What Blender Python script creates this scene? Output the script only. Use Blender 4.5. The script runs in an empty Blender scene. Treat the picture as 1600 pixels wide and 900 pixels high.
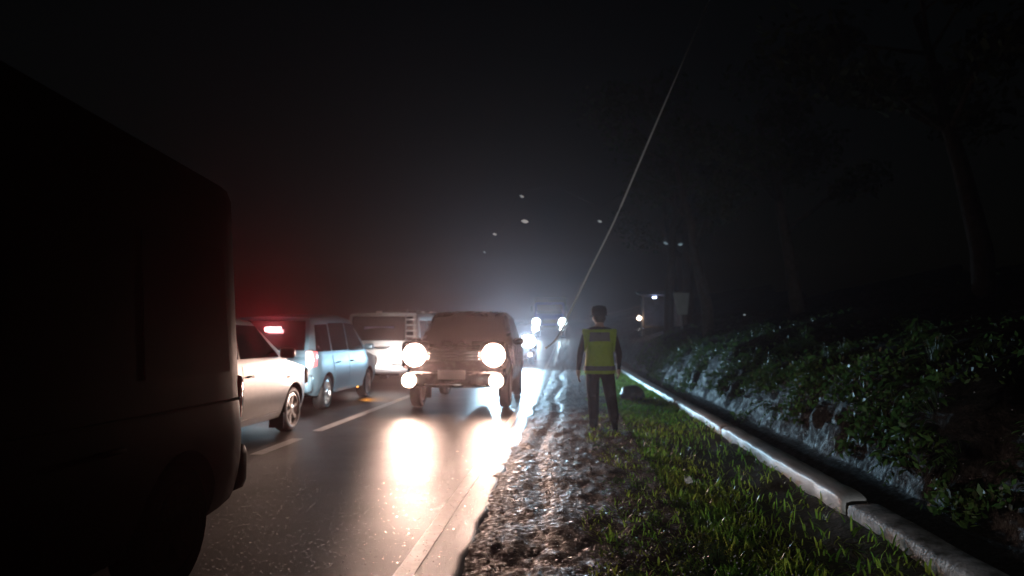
import bpy, bmesh, math, random
import numpy as np
from mathutils import Vector, Matrix

R = math.radians
random.seed(7)
rng = np.random.default_rng(11)
sc = bpy.context.scene
COL = sc.collection

# ------------------------------------------------------------------ camera
CAM_H, YAW, PITCH, FPX = 1.32, R(4.60), R(3.57), 1155.0
cam_d = bpy.data.cameras.new('camera')
cam = bpy.data.objects.new('camera', cam_d)
COL.objects.link(cam)
cam.location = (0, 0, CAM_H)
cam.rotation_euler = (math.pi / 2 + PITCH, 0, YAW)
cam_d.sensor_width = 36
cam_d.lens = 36 * FPX / 1600
cam_d.clip_end = 1000
cam_d.clip_start = 0.05
cam_d.dof.use_dof = True
cam_d.dof.focus_distance = 4.6
cam_d.dof.aperture_fstop = 1.5
sc.camera = cam

# ------------------------------------------------------------------ world, exposure
w = bpy.data.worlds.new('World'); sc.world = w
w.use_nodes = True
nt = w.node_tree
bg = nt.nodes['Background']
sky = nt.nodes.new('ShaderNodeTexSky')
sky.sky_type = 'NISHITA'; sky.sun_disc = False
sky.sun_elevation = R(4); sky.sun_rotation = R(160)
sky.air_density = 1.0; sky.dust_density = 4.0
nt.links.new(sky.outputs[0], bg.inputs[0])
bg.inputs[1].default_value = 0.0007
sc.view_settings.view_transform = 'Standard'
sc.view_settings.look = 'None'
sc.view_settings.exposure = 0.15
sc.view_settings.gamma = 1
cy = sc.cycles
cy.use_denoising = True
try: cy.denoiser = 'OPENIMAGEDENOISE'
except Exception: pass
cy.max_bounces = 6; cy.diffuse_bounces = 2; cy.glossy_bounces = 3
cy.transmission_bounces = 3; cy.volume_bounces = 0; cy.transparent_max_bounces = 6
cy.sample_clamp_indirect = 4.0
cy.caustics_reflective = False; cy.caustics_refractive = False
cy.use_light_tree = True

# ------------------------------------------------------------------ lamp powers (vehicle head, fog and brake lamps)
WARM = (1.0, 0.67, 0.54); COOL = (0.45, 0.76, 1.0); YELLOW = (1.0, 0.84, 0.62)
P_PICKUP, P_FOG = 145.0, 36.0
P_SECOND, P_TRUCK = 1850.0, 60.0
P_QUEUE = 520.0
P_BRAKE = 130.0

# ------------------------------------------------------------------ helpers
def gz(y):
    """height of the road surface: level, then a gentle rise far ahead"""
    if y < 16: return 0.0
    if y < 50: return 1.1 * ((y - 16) / 34.0) ** 2
    return 1.1 + (y - 50) * 0.03

def gzv(y):
    y = np.asarray(y, float)
    return np.where(y < 16, 0.0, np.where(y < 50, 1.1 * ((np.maximum(y, 16) - 16) / 34.0) ** 2, 1.1 + (y - 50) * 0.03))

def mat(name, color=(.5, .5, .5), rough=.5, metal=0., spec=.5, emit=None, es=0., coat=0., noise=None, bump=None, rnoise=None):
    """principled material; noise=(scale, colour2, detail), bump=(scale, strength, distance), rnoise=(scale, lo, hi)"""
    m = bpy.data.materials.new(name); m.use_nodes = True
    t = m.node_tree; b = t.nodes['Principled BSDF']
    b.inputs['Base Color'].default_value = (*color, 1)
    b.inputs['Roughness'].default_value = rough
    b.inputs['Metallic'].default_value = metal
    b.inputs['Specular IOR Level'].default_value = spec
    b.inputs['Coat Weight'].default_value = coat
    b.inputs['Coat Roughness'].default_value = .06
    tc = None
    def coords():
        nonlocal tc
        if tc is None: tc = t.nodes.new('ShaderNodeTexCoord')
        return tc.outputs['Object']
    def ntex(scale, detail=4, roughness=.6):
        n = t.nodes.new('ShaderNodeTexNoise'); n.inputs['Scale'].default_value = scale
        n.inputs['Detail'].default_value = detail; n.inputs['Roughness'].default_value = roughness
        t.links.new(coords(), n.inputs['Vector']); return n
    if noise:
        n = ntex(noise[0], noise[2] if len(noise) > 2 else 4)
        r = t.nodes.new('ShaderNodeValToRGB')
        r.color_ramp.elements[0].position = .38; r.color_ramp.elements[1].position = .64
        r.color_ramp.elements[0].color = (*color, 1); r.color_ramp.elements[1].color = (*noise[1], 1)
        t.links.new(n.outputs['Fac'], r.inputs[0]); t.links.new(r.outputs[0], b.inputs['Base Color'])
    if rnoise:
        n = ntex(rnoise[0], 3)
        mr = t.nodes.new('ShaderNodeMapRange')
        mr.inputs[1].default_value = .35; mr.inputs[2].default_value = .65
        mr.inputs[3].default_value = rnoise[1]; mr.inputs[4].default_value = rnoise[2]
        t.links.new(n.outputs['Fac'], mr.inputs[0]); t.links.new(mr.outputs[0], b.inputs['Roughness'])
    if bump:
        n = ntex(bump[0], bump[3] if len(bump) > 3 else 3)
        bp = t.nodes.new('ShaderNodeBump'); bp.inputs['Strength'].default_value = bump[1]
        bp.inputs['Distance'].default_value = bump[2]
        t.links.new(n.outputs['Fac'], bp.inputs['Height']); t.links.new(bp.outputs[0], b.inputs['Normal'])
    if emit:
        b.inputs['Emission Color'].default_value = (*emit, 1)
        b.inputs['Emission Strength'].default_value = es
    return m

def leafy(m, amt=.5, gain=1.3):
    t = m.node_tree; b = t.nodes['Principled BSDF']; out = [n for n in t.nodes if n.type == 'OUTPUT_MATERIAL'][0]
    tr = t.nodes.new('ShaderNodeBsdfTranslucent'); mx = t.nodes.new('ShaderNodeMixShader'); mx.inputs[0].default_value = amt
    c = b.inputs['Base Color']
    if c.is_linked:
        g_ = t.nodes.new('ShaderNodeVectorMath'); g_.operation = 'SCALE'; g_.inputs['Scale'].default_value = gain
        t.links.new(c.links[0].from_socket, g_.inputs[0]); t.links.new(g_.outputs[0], tr.inputs[0])
    else: tr.inputs[0].default_value = c.default_value
    t.links.new(b.outputs[0], mx.inputs[1]); t.links.new(tr.outputs[0], mx.inputs[2]); t.links.new(mx.outputs[0], out.inputs['Surface'])
    return m

def me_obj(name, verts, faces, m, parent=None, smooth=False, loc=None, mats=None, fmat=None):
    me = bpy.data.meshes.new(name)
    me.from_pydata([tuple(v) for v in verts], [], [tuple(f) for f in faces])
    for q in (mats or [m]): me.materials.append(q)
    if fmat is not None: me.polygons.foreach_set('material_index', list(fmat))
    if smooth: me.polygons.foreach_set('use_smooth', [True] * len(me.polygons))
    me.update()
    o = bpy.data.objects.new(name, me); COL.objects.link(o)
    if parent is not None: o.parent = parent
    if loc is not None: o.location = loc
    return o

def np_obj(name, V, F, m, parent=None, smooth=False):
    """fast mesh from arrays; F is (n,4) or (n,3)"""
    V = np.asarray(V, np.float32); F = np.asarray(F, np.int32)
    me = bpy.data.meshes.new(name)
    n, k = F.shape
    me.vertices.add(len(V)); me.vertices.foreach_set('co', V.ravel())
    me.loops.add(n * k); me.loops.foreach_set('vertex_index', F.ravel())
    me.polygons.add(n)
    me.polygons.foreach_set('loop_start', np.arange(0, n * k, k, dtype=np.int32))
    me.polygons.foreach_set('loop_total', np.full(n, k, np.int32))
    if smooth: me.polygons.foreach_set('use_smooth', np.ones(n, bool))
    me.materials.append(m); me.update(calc_edges=True); me.validate()
    o = bpy.data.objects.new(name, me); COL.objects.link(o)
    if parent is not None: o.parent = parent
    return o

def empty(name, label, cat, loc=(0, 0, 0), rz=0, group=None):
    o = bpy.data.objects.new(name, None); COL.objects.link(o)
    o.empty_display_size = .2
    o.location = loc; o.rotation_euler = (0, 0, rz)
    return tag(o, label, cat, group)

def tag(o, label, cat, group=None):
    o['label'] = label; o['category'] = cat
    if group: o['group'] = group
    return o

def copy_tree(o, parent=None):
    c = o.copy(); COL.objects.link(c)
    if parent is not None: c.parent = parent
    for ch in list(o.children): copy_tree(ch, c)
    return c

def rbox(name, c, s, m, parent=None, bev=.01, rot=None, seg=2):
    bm = bmesh.new(); bmesh.ops.create_cube(bm, size=1)
    bmesh.ops.scale(bm, vec=s, verts=bm.verts)
    if bev > 0:
        bmesh.ops.bevel(bm, geom=bm.edges[:], offset=min(bev, min(s) * .45), segments=seg, profile=.5, affect='EDGES')
    if rot: bmesh.ops.rotate(bm, matrix=rot, verts=bm.verts, cent=(0, 0, 0))
    bmesh.ops.translate(bm, vec=c, verts=bm.verts)
    me = bpy.data.meshes.new(name); bm.to_mesh(me); bm.free()
    me.materials.append(m)
    me.polygons.foreach_set('use_smooth', [seg > 1] * len(me.polygons))
    o = bpy.data.objects.new(name, me); COL.objects.link(o)
    if parent is not None: o.parent = parent
    return o

def tube_geo(pts, rad, n=6, cap=True):
    pts = [Vector(p) for p in pts]
    V, F = [], []
    for i, p in enumerate(pts):
        a = pts[max(i - 1, 0)]; b = pts[min(i + 1, len(pts) - 1)]
        d = (b - a).normalized()
        up = Vector((0, 0, 1)) if abs(d.z) < .9 else Vector((1, 0, 0))
        x = d.cross(up).normalized(); y = d.cross(x)
        r = rad[i] if hasattr(rad, '__len__') else rad
        for k in range(n):
            a_ = 2 * math.pi * k / n
            V.append(p + x * math.cos(a_) * r + y * math.sin(a_) * r)
    for i in range(len(pts) - 1):
        for k in range(n):
            F.append((i * n + k, i * n + (k + 1) % n, (i + 1) * n + (k + 1) % n, (i + 1) * n + k))
    if cap:
        F.append(tuple(range(n - 1, -1, -1))); F.append(tuple(range((len(pts) - 1) * n, len(pts) * n)))
    return V, F

def tube(name, pts, rad, m, parent=None, n=6, smooth=True):
    V, F = tube_geo(pts, rad, n); return me_obj(name, V, F, m, parent, smooth)

def lathe(name, prof, m, parent=None, n=28, axis='X', c=(0, 0, 0), closed=False):
    """prof: (along axis, radius)"""
    V, F = [], []
    for (t, r) in prof:
        for k in range(n):
            a = 2 * math.pi * k / n
            p = {'X': (t, r * math.cos(a), r * math.sin(a)), 'Y': (r * math.cos(a), t, r * math.sin(a)),
                 'Z': (r * math.cos(a), r * math.sin(a), t)}[axis]
            V.append((p[0] + c[0], p[1] + c[1], p[2] + c[2]))
    L = len(prof)
    for i in range(L if closed else L - 1):
        j = (i + 1) % L
        for k in range(n): F.append((i * n + k, i * n + (k + 1) % n, j * n + (k + 1) % n, j * n + k))
    if not closed:
        F.append(tuple(range(n))); F.append(tuple(range((L - 1) * n, L * n)))
    o = me_obj(name, V, F, m, parent, True)
    bm = bmesh.new(); bm.from_mesh(o.data); bmesh.ops.recalc_face_normals(bm, faces=bm.faces); bm.to_mesh(o.data); bm.free()
    return o

def spot(name, loc, aim, power, color, size=110, blend=.7, rad=.07, parent=None):
    d = bpy.data.lights.new(name, 'SPOT'); d.energy = power; d.color = color
    d.spot_size = R(size); d.spot_blend = blend; d.shadow_soft_size = rad
    o = bpy.data.objects.new(name, d); COL.objects.link(o)
    o.location = loc
    o.rotation_euler = (Vector(aim)).to_track_quat('-Z', 'Y').to_euler()
    if parent is not None: o.parent = parent
    return o

def point(name, loc, power, color, rad=.04, parent=None):
    d = bpy.data.lights.new(name, 'POINT'); d.energy = power; d.color = color; d.shadow_soft_size = rad
    o = bpy.data.objects.new(name, d); COL.objects.link(o); o.location = loc
    if parent is not None: o.parent = parent
    return o

# value noise on a hashed lattice
_tab = rng.random((256, 256))
def vnoise(x, y):
    x = np.asarray(x, float); y = np.asarray(y, float)
    xi = np.floor(x).astype(int); yi = np.floor(y).astype(int)
    fx = x - xi; fy = y - yi
    fx = fx * fx * (3 - 2 * fx); fy = fy * fy * (3 - 2 * fy)
    g = lambda a, b: _tab[a % 256, b % 256]
    return (g(xi, yi) * (1 - fx) + g(xi + 1, yi) * fx) * (1 - fy) + (g(xi, yi + 1) * (1 - fx) + g(xi + 1, yi + 1) * fx) * fy
def fbm(x, y, o=4, lac=2.1, gain=.5):
    s = 0; a = 1; t = 0
    for i in range(o):
        s = s + a * vnoise(x + 17.3 * i, y + 9.1 * i); t += a; a *= gain
        x = x * lac; y = y * lac
    return s / t

def grid_faces(nu, nv):
    a = np.arange(nu * nv).reshape(nu, nv)
    return np.stack([a[:-1, :-1].ravel(), a[1:, :-1].ravel(), a[1:, 1:].ravel(), a[:-1, 1:].ravel()], 1)

def sheet(name, xs, ys, zfun, m, smooth=True):
    X, Y = np.meshgrid(xs, ys, indexing='ij')
    Z = zfun(X, Y)
    o = np_obj(name, np.stack([X.ravel(), Y.ravel(), Z.ravel()], 1), grid_faces(len(xs), len(ys)), m, None, smooth)
    o['kind'] = 'structure'
    return o

def graded(a, b, d0, grow):
    out = [a]; d = d0
    while out[-1] < b: out.append(out[-1] + d); d *= grow
    return np.array(out)

# ------------------------------------------------------------------ materials
M = {}
M['asphalt'] = mat('asphalt', (.036, .030, .026), .36, spec=.5, noise=(2.2, (.054, .047, .042), 8), rnoise=(.6, .29, .38), bump=(150, .7, .004, 3))
M['mark'] = mat('road_paint', (.75, .75, .73), .33, spec=1.0, noise=(9, (.58, .57, .55), 5), bump=(150, .6, .003, 3))
M['mark'].node_tree.nodes['Principled BSDF'].inputs['IOR'].default_value = 1.9
M['mud'] = mat('wet_mud', (.034, .021, .014), .3, spec=.4, noise=(7, (.085, .056, .04), 5), rnoise=(22, .33, .9), bump=(70, 1., .010, 6))
M['soil'] = mat('soil', (.03, .024, .016), .5, noise=(9, (.05, .04, .025), 4), bump=(30, .8, .02))
M['ground'] = mat('ground_earth', (.02, .022, .015), .7, noise=(.8, (.035, .03, .02), 4))
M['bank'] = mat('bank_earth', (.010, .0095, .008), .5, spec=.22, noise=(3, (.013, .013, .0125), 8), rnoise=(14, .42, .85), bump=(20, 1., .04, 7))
M['kerb_white'] = mat('kerb_white_paint', (.74, .78, .82), .45, noise=(6, (.60, .63, .66), 8), bump=(40, .4, .006))
M['kerb_moss'] = mat('kerb_mossy_paint', (.42, .44, .46), .6, noise=(8, (.05, .055, .045), 8), bump=(30, .8, .015))
M['grass'] = leafy(mat('grass_blade', (.06, .16, .02), .3, spec=.5, noise=(1.9, (.15, .19, .03), 5)), .55, 4.2)
M['weed'] = leafy(mat('weed_leaf', (.04, .09, .022), .42, spec=.35, noise=(4, (.07, .12, .03), 3)), .45, 1.6)
M['leaf'] = mat('tree_leaf', (.035, .05, .022), .75, spec=.15, noise=(3, (.05, .065, .03), 2))
M['glintleaf'] = leafy(mat('glint_leaf', (.85, .86, .84), .3), .5)  # near-white colour stands in for bright glints in the air
M['bark'] = mat('bark', (.045, .036, .03), .8, spec=.2, noise=(9, (.08, .065, .055), 5), bump=(18, 1, .03))
M['litter'] = mat('dead_leaf', (.10, .06, .035), .3, noise=(14, (.22, .15, .10), 2))
M['tyre'] = mat('tyre_rubber', (.02, .02, .02), .6, bump=(60, .3, .004))
M['rim'] = mat('alloy', (.62, .62, .62), .3, metal=.85)
M['chrome'] = mat('chrome', (.8, .8, .82), .12, metal=1)
M['glass'] = mat('dark_glass', (.012, .012, .014), .06, spec=.6)
M['black'] = mat('black_plastic', (.018, .018, .019), .45)
M['under'] = mat('underbody', (.010, .010, .010), .8, spec=.05)
M['paint_black'] = mat('black_paint', (.009, .008, .009), .45, spec=.004, rnoise=(6, .34, .46))
M['dark_void_black'] = mat('dark_void_black', (.006, .006, .006), .9, spec=0.)  # darkness put into the wheel colour, no reflection, so the wheels disappear
M['trim_black'] = mat('trim_black', (.011, .010, .010), .7, spec=.008)
M['glass_black'] = mat('tinted_glass', (.008, .007, .008), .42, spec=.003)
M['paint_dark'] = mat('dark_paint', (.022, .019, .02), .22, coat=.4, rnoise=(6, .2, .34))
M['paint_silver'] = mat('silver_paint', (.115, .112, .103), .38, metal=.45, coat=.15, noise=(14, (.10, .098, .09), 3))
M['paint_grey'] = mat('bluegrey_paint', (.16, .28, .35), .32, metal=.35, coat=.5, noise=(14, (.145, .26, .33), 3))
M['paint_van'] = mat('pale_van_paint', (.42, .41, .40), .35, coat=.3, noise=(8, (.36, .35, .34), 4))
M['paint_blue'] = mat('blue_paint', (.02, .035, .28), .5, spec=.2)
M['matt_dark'] = mat('matt_dark_panel', (.015, .014, .014), .7, spec=.1)
M['drop'] = mat('water_drop', (.4, .4, .42), .04, spec=1.)
M['grit'] = mat('wet_aggregate', (.04, .04, .04), .2, spec=1.)
M['plate'] = mat('plate_face', (.74, .73, .72), .45)
M['plate_dark'] = mat('plate_pale', (.62, .56, .56), .4)
M['ink'] = mat('plate_ink', (.05, .05, .05), .5)
M['tail'] = mat('tail_lens', (.45, .03, .03), .12, coat=.6)
M['tail_clear'] = mat('tail_clear_lens', (.75, .66, .64), .12, coat=.6)
M['tail_on'] = mat('tail_lens_lit', (.4, .02, .02), .2, emit=(1, .30, .32), es=1.2)
M['brake_on'] = mat('brake_lamp_lit', (.5, .05, .05), .2, emit=(1, .30, .31), es=60)
M['head_warm'] = mat('headlight_warm_lit', (.9, .85, .8), .2, emit=(1.0, .63, .49), es=115)
M['fog_warm'] = mat('fog_warm_lit', (.9, .85, .8), .2, emit=(1.0, .74, .55), es=18)
M['head_cool'] = mat('headlight_cool_lit', (.85, .9, .95), .2, emit=(.74, .93, 1.0), es=30)
M['head_white'] = mat('headlight_white_lit', (.9, .9, .9), .2, emit=(1, .97, .95), es=26)
M['amber_on'] = mat('amber_lit', (.6, .25, .02), .2, emit=(1, .42, .05), es=6)
M['reflect'] = mat('reflective_tape', (.75, .77, .8), .25, metal=.3)
M['wood'] = mat('old_wood', (.10, .075, .055), .6, noise=(6, (.15, .12, .09), 4))
M['zinc'] = mat('zinc_roof', (.16, .16, .17), .45, noise=(5, (.12, .12, .12), 3))
M['wall'] = mat('kiosk_board', (.20, .20, .22), .7, noise=(4, (.15, .15, .16), 4))
M['sign'] = mat('sign_face', (.40, .47, .48), .5, noise=(6, (.34, .41, .42), 3))
M['metal'] = mat('grey_metal', (.25, .25, .26), .4, metal=.6)
M['cable'] = mat('cable_sheath', (.88, .89, .90), .45, metal=.15, bump=(60, .5, .004))
M['uniform'] = mat('dark_uniform', (.012, .011, .012), .8, spec=.2, noise=(20, (.018, .016, .017), 3), bump=(11, 1., .03, 4))
M['boot'] = mat('boot_leather', (.012, .012, .012), .35)
M['skin'] = mat('skin', (.33, .20, .14), .5)
M['hair'] = mat('hair', (.01, .009, .008), .5)
M['lime'] = mat('vest_lime', (.27, .40, .02), .75, noise=(26, (.235, .35, .02), 3), bump=(10, 1., .035, 4))
M['vestgrey'] = mat('vest_grey_panel', (.12, .12, .115), .6, bump=(10, 1., .03, 4))
M['stone'] = mat('dark_stone', (.05, .05, .052), .4, noise=(7, (.09, .09, .09), 5), bump=(20, .8, .02))
M['paper'] = mat('white_litter', (.8, .8, .8), .6)

# ------------------------------------------------------------------ setting: ground, road, verge, bank
ROAD_L, ROAD_R = -6.9, -0.62
sheet('ground', np.linspace(-72, 72, 60), np.linspace(-12, 160, 90),
      lambda X, Y: gzv(Y) - .16 + np.clip((X - 3.4) / 5, 0, 1) * 1.2 + np.clip(-(X + 8) / 12, 0, 1) * .3, M['ground'])

# road slab: rough worn right edge
ys = graded(-8, 158, .12, 1.012)
def edge_x(y): return ROAD_R + .10 * (fbm(y * 1.1, 3.3 + 0 * y, 4) - .5) + .05 * (vnoise(y * 6, 0 * y) - .5)
xs_rel = np.concatenate([np.linspace(0, .9, 14), np.linspace(.91, 1, 10)])
Xr = ROAD_L + (edge_x(ys)[None, :] - ROAD_L) * xs_rel[:, None]
Yr = np.repeat(ys[None, :], len(xs_rel), 0)
Zr = gzv(Yr) + .012 * (fbm(Xr * .8, Yr * .35, 3) - .5)
edge_t = np.clip((Xr - (edge_x(ys)[None, :] - .12)) / .12, 0, 1)
Zr = Zr - .018 * edge_t * edge_t + .010 * (vnoise(Xr * 30, Yr * 30) - .5) * (edge_t > .02)
Vt = np.stack([Xr, Yr, Zr], -1)
skirt = Vt[-1].copy(); skirt[:, 2] -= .12; skirt[:, 0] += .01
Vt = np.concatenate([Vt, skirt[None]], 0)
o = np_obj('road', Vt.reshape(-1, 3), grid_faces(Vt.shape[0], Vt.shape[1]), M['asphalt'], None, True); o['kind'] = 'structure'

def strip(name, x0, x1, y0, y1, m, dz=.012):
    yy = np.arange(y0, y1 + .01, .25 if y0 < 40 else 1.0)
    xx = np.array([x0, (x0 + x1) / 2, x1])
    return sheet(name, xx, yy, lambda X, Y: gzv(Y) + .012 * (fbm(X * .8, Y * .35, 3) - .5) + dz, m)
# centre line: long worn dashes; edge line along the right
for (a, b) in ((-2, 7.6), (7.95, 9.4), (9.9, 30), (32, 60)):
    strip('centre_line', -3.53, -3.38, a, b, M['mark'], .0035)
strip('edge_line', -.98, -.87, -3, 70, M['mark'], .0035)

# mud strip between asphalt and grass
ys = graded(-2, 60, .028, 1.006)
xs = np.linspace(-.86, .75, 66)
def mud_z(X, Y):
    X = np.asarray(X, float); Y = np.asarray(Y, float)
    t = np.clip((X + .62) / .5, 0, 1)
    ed = .12 + .80 * np.clip((5.2 - Y) / 1.8, 0, 1)
    base = -.055 * ed + .06 * t
    base = base - .10 * np.clip((-.64 - X) / .14, 0, 1) * (1.15 - fbm(X * 3 + 3, Y * 1.4, 4) * 1.5) 
    lum = fbm(X * 5.5, Y * 3.0, 5) - .5
    clod = np.clip(fbm(X * 13 + 40, Y * 11, 3) - .5, 0, 1)
    z = base + .055 * lum + .03 * clod + .014 * (fbm(X * 24, Y * 22, 3) - .5)
    rut = np.exp(-((X + .30 + .08 * np.sin(Y * .9)) / .09) ** 2) * .03
    z = z - rut + .008 * (vnoise(X * 40, Y * 40) - .5)
    z = np.maximum(z, -.066 + .004 * vnoise(X * 60, Y * 25))
    return gzv(Y) + z
sheet('mud_verge', xs, ys, mud_z, M['mud'])

# soil under the grass up to the kerb
def kerb_x(y): return 2.03 - .0007 * np.minimum(np.asarray(y, float), 40) ** 2
def soil_z(X, Y):
    t = np.clip((X - .6) / 1.3, 0, 1)
    rise = .075 * np.clip((X - (kerb_x(Y) - .45)) / .33, 0, 1) * (.5 + fbm(X * 3, Y * 2.1, 3))
    return gzv(Y) + rise + .05 * (fbm(X * 2.2, Y * 2.2, 4) - .5) + .02 * (fbm(X * 12, Y * 12, 3) - .5) - .02 * t
ys = graded(-2, 62, .08, 1.01)
X = np.linspace(0, 1, 34)[:, None] * (kerb_x(ys)[None, :] - .35 + .02) + .35
Y = np.repeat(ys[None, :], 34, 0)
o = np_obj('verge_soil', np.stack([X, Y, soil_z(X, Y) + np.where(X < .42, -.03, 0)], -1).reshape(-1, 3), grid_faces(34, len(ys)), M['soil'], None, True)
o['kind'] = 'structure'

# earth bank on the right: gutter, streaked face about 0.9 m, then a slope going up
ys = graded(-3, 70, .045, 1.0035)
prof = [(.10, -.03), (.22, .0), (.34, 0.05), (.44, .07)]
for k in range(26): t = k / 25; prof.append((.50 + .36 * t + .14 * t ** 3, .09 + .85 * t))
for k in range(1, 22): t = k / 21; prof.append((1.0 + 9 * t ** 1.3, +.94 + 1.9 * t ** 1.1))
prof = np.array(prof)
K = len(prof)
Y = np.repeat(ys[None, :], K, 0)
X = kerb_x(Y) + .12 + prof[:, :1]
top_n = .55 + .85 * fbm(ys * .6, ys * 0 + 2.2, 4)
hz = np.where(prof[:, 1:] > .05, prof[:, 1:] * top_n[None, :], prof[:, 1:])
face = np.clip(1 - np.abs(hz - .45) / .55, 0, 1)
streak = fbm(Y * 4.5, hz * .9 + 3, 5) - .5
lump = fbm(Y * 2.0 + 11, hz * 2.2, 4) - .5
fine = fbm(Y * 16, hz * 9, 3) - .5
X = X + face * (.34 * streak + .22 * lump + .07 * fine) + (hz > .85) * .3 * (fbm(Y * 1.1, X * 1.2, 3) - .5)
hz = hz + .10 * (fbm(Y * 3, X * 5, 4) - .5) * np.clip(hz * 3, 0.25, 1)
X_bank, Y_bank, Z_bank = X, Y, hz + gzv(Y)
def bank_z(x, y):
    j = int(np.argmin(np.abs(Y_bank[0] - y))); return float(np.interp(x, X_bank[:, j][-22:], Z_bank[:, j][-22:]))
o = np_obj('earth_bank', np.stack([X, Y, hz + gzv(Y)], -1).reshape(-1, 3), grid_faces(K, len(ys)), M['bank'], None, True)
o['kind'] = 'structure'

# ------------------------------------------------------------------ kerb
kerb = empty('kerb', 'low white painted kerb running beside the grass under the right bank', 'kerb', (2.0, 4, 0))
def kerb_len(y0, y1, m, rounded, dx=0., dz=0.):
    n = max(6, int((y1 - y0) / .06)); yy = np.linspace(y0, y1, n)
    if rounded: pr = [(-.10, -.15), (-.102, .06), (-.092, .12), (-.06, .158), (.02, .166), (.075, .15), (.10, .10), (.10, -.15)]
    else: pr = [(-.10, -.15), (-.102, .0), (-.100, .135), (-.088, .158), (-.06, .168), (.07, .172), (.092, .158), (.10, .12), (.10, -.15)]
    V = []
    for j, y in enumerate(yy):
        e = .012 if rounded else .006
        for i, (px, pz) in enumerate(pr):
            nx = (float(vnoise(y * 5 + i, i * 3.1)) - .5) * 2 * e + (float(vnoise(y * 17 + i, i * 2.1)) - .5) * e
            nz = (float(vnoise(y * 4 + 9, i * 2.7)) - .5) * 2 * e
            wear = .035 * math.exp(-min(y - y0, y1 - y) / .05) * (.5 + float(vnoise(y0 * 7, i * 1.7)))
            nz -= wear * (pz > 0); nx += .4 * wear * (1 if px < 0 else -1)
            V.append((float(kerb_x(y)) + px + nx + dx - 2.0, y - 4, pz + nz + dz + gz(y)))
    P = len(pr); F = []
    for j in range(n - 1):
        for i in range(P - 1): F.append((j * P + i, j * P + i + 1, (j + 1) * P + i + 1, (j + 1) * P + i))
    F.append(tuple(range(P - 1, -1, -1))); F.append(tuple(range((n - 1) * P, n * P)))
    return me_obj('kerb_stone', V, F, m, kerb, True)
for (a, b, mm, rd, dx, dz) in ((-1.5, 1.9, 'kerb_moss', 0, .0, -.03), (1.93, 5.45, 'kerb_moss', 0, .004, -.014), (5.48, 9.6, 'kerb_white', 0, 0, 0),
                               (9.62, 13.4, 'kerb_white', 0, .01, -.008), (13.42, 18, 'kerb_white', 0, 0, 0), (18.03, 24, 'kerb_white', 0, 0, 0), (24.03, 34, 'kerb_white', 0, 0, 0), (34.05, 50, 'kerb_white', 0, 0, 0)):
    kerb_len(a, b, M[mm], rd, dx, dz)

# ------------------------------------------------------------------ grass and litter (nobody could count them)
def blades(n, xf, yf, zf, lo, hi, wlo, whi, lean=.6):
    x = xf; y = yf; z = zf
    ln = rng.uniform(lo, hi, n) * (.55 + .9 * fbm(x * 1.6, y * 1.6, 3)); wd = rng.uniform(wlo, whi, n)
    az = rng.uniform(0, 2 * np.pi, n); le = rng.uniform(.3, lean, n) 
    dx, dy = np.cos(az), np.sin(az); sx, sy = -dy, dx
    V = np.zeros((n, 7, 3)); ts = (0, .45, .8)
    for i, t in enumerate(ts):
        out = ln * le * t ** 1.6; up = ln * t * (1 - .45 * le * t)
        ww = wd * (.7, 1, .65)[i] / 2
        for s, k in ((-1, 0), (1, 1)):
            V[:, i * 2 + k, 0] = x + dx * out + sx * ww * s
            V[:, i * 2 + k, 1] = y + dy * out + sy * ww * s
            V[:, i * 2 + k, 2] = z + up
    V[:, 6, 0] = x + dx * ln * le; V[:, 6, 1] = y + dy * ln * le; V[:, 6, 2] = z + ln * (1 - .5 * le)
    b = (np.arange(n) * 7)[:, None]
    F = np.concatenate([b + np.array([[0, 1, 3]]), b + np.array([[0, 3, 2]]), b + np.array([[2, 3, 5]]), b + np.array([[2, 5, 4]]), b + np.array([[4, 5, 6]])], 0)
    return V.reshape(-1, 3), F
n = 62000
yy = 2.2 + 26 * rng.random(n) ** 1.7
left = .30 + .28 * (fbm(yy * .9, yy * 0 + 7, 3) - .5) * 2
left = np.where(yy < 5.5, left - .12, left)
xx = left + (kerb_x(yy) - .1 - left) * rng.random(n) ** 1.05
keep = fbm(xx * 2.3 + 5, yy * 2.3, 3) + .12 * rng.random(n) > .31
thin = np.clip((xx - .95 - .25 * fbm(yy * 1.3, xx * 1.3, 2) + .12 * (yy - 6) * (yy > 6)) / .35, 0, 1) * np.clip((14 - yy) / 5, 0, 1)
keep &= rng.random(n) > .88 * thin
xx, yy = xx[keep], yy[keep]
V, F = blades(len(xx), xx, yy, soil_z(xx, yy) - .01, .04, .13, .006, .016, 1.25)
g = np_obj('grass', V, F, M['grass'], None, True); tag(g, 'short wet green grass covering the verge left of the white kerb', 'grass'); g['kind'] = 'stuff'

n = 1300
yy = 2.2 + 16 * rng.random(n) ** 1.6; xx = rng.uniform(-.55, .55, n)
zz = mud_z(xx, yy) + .008
V, F = [], []
s = rng.uniform(.005, .02, n); az = rng.uniform(0, 6.28, n); tl = rng.uniform(-.5, .5, (n, 2))
base = np.array([(-1, -.45), (1, -.45), (1, .45), (-1, .45)])
V = np.zeros((n, 4, 3))
for k in range(4):
    bx = base[k, 0] * s; by = base[k, 1] * s
    V[:, k, 0] = xx + bx * np.cos(az) - by * np.sin(az); V[:, k, 1] = yy + bx * np.sin(az) + by * np.cos(az)
    V[:, k, 2] = zz + bx * tl[:, 0] + by * tl[:, 1]
F = np.arange(n * 4).reshape(n, 4)
lt = np_obj('leaf_litter', V.reshape(-1, 3), F, M['litter']); tag(lt, 'wet dead leaves and chips scattered over the muddy road edge', 'leaf litter'); lt['kind'] = 'stuff'

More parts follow.
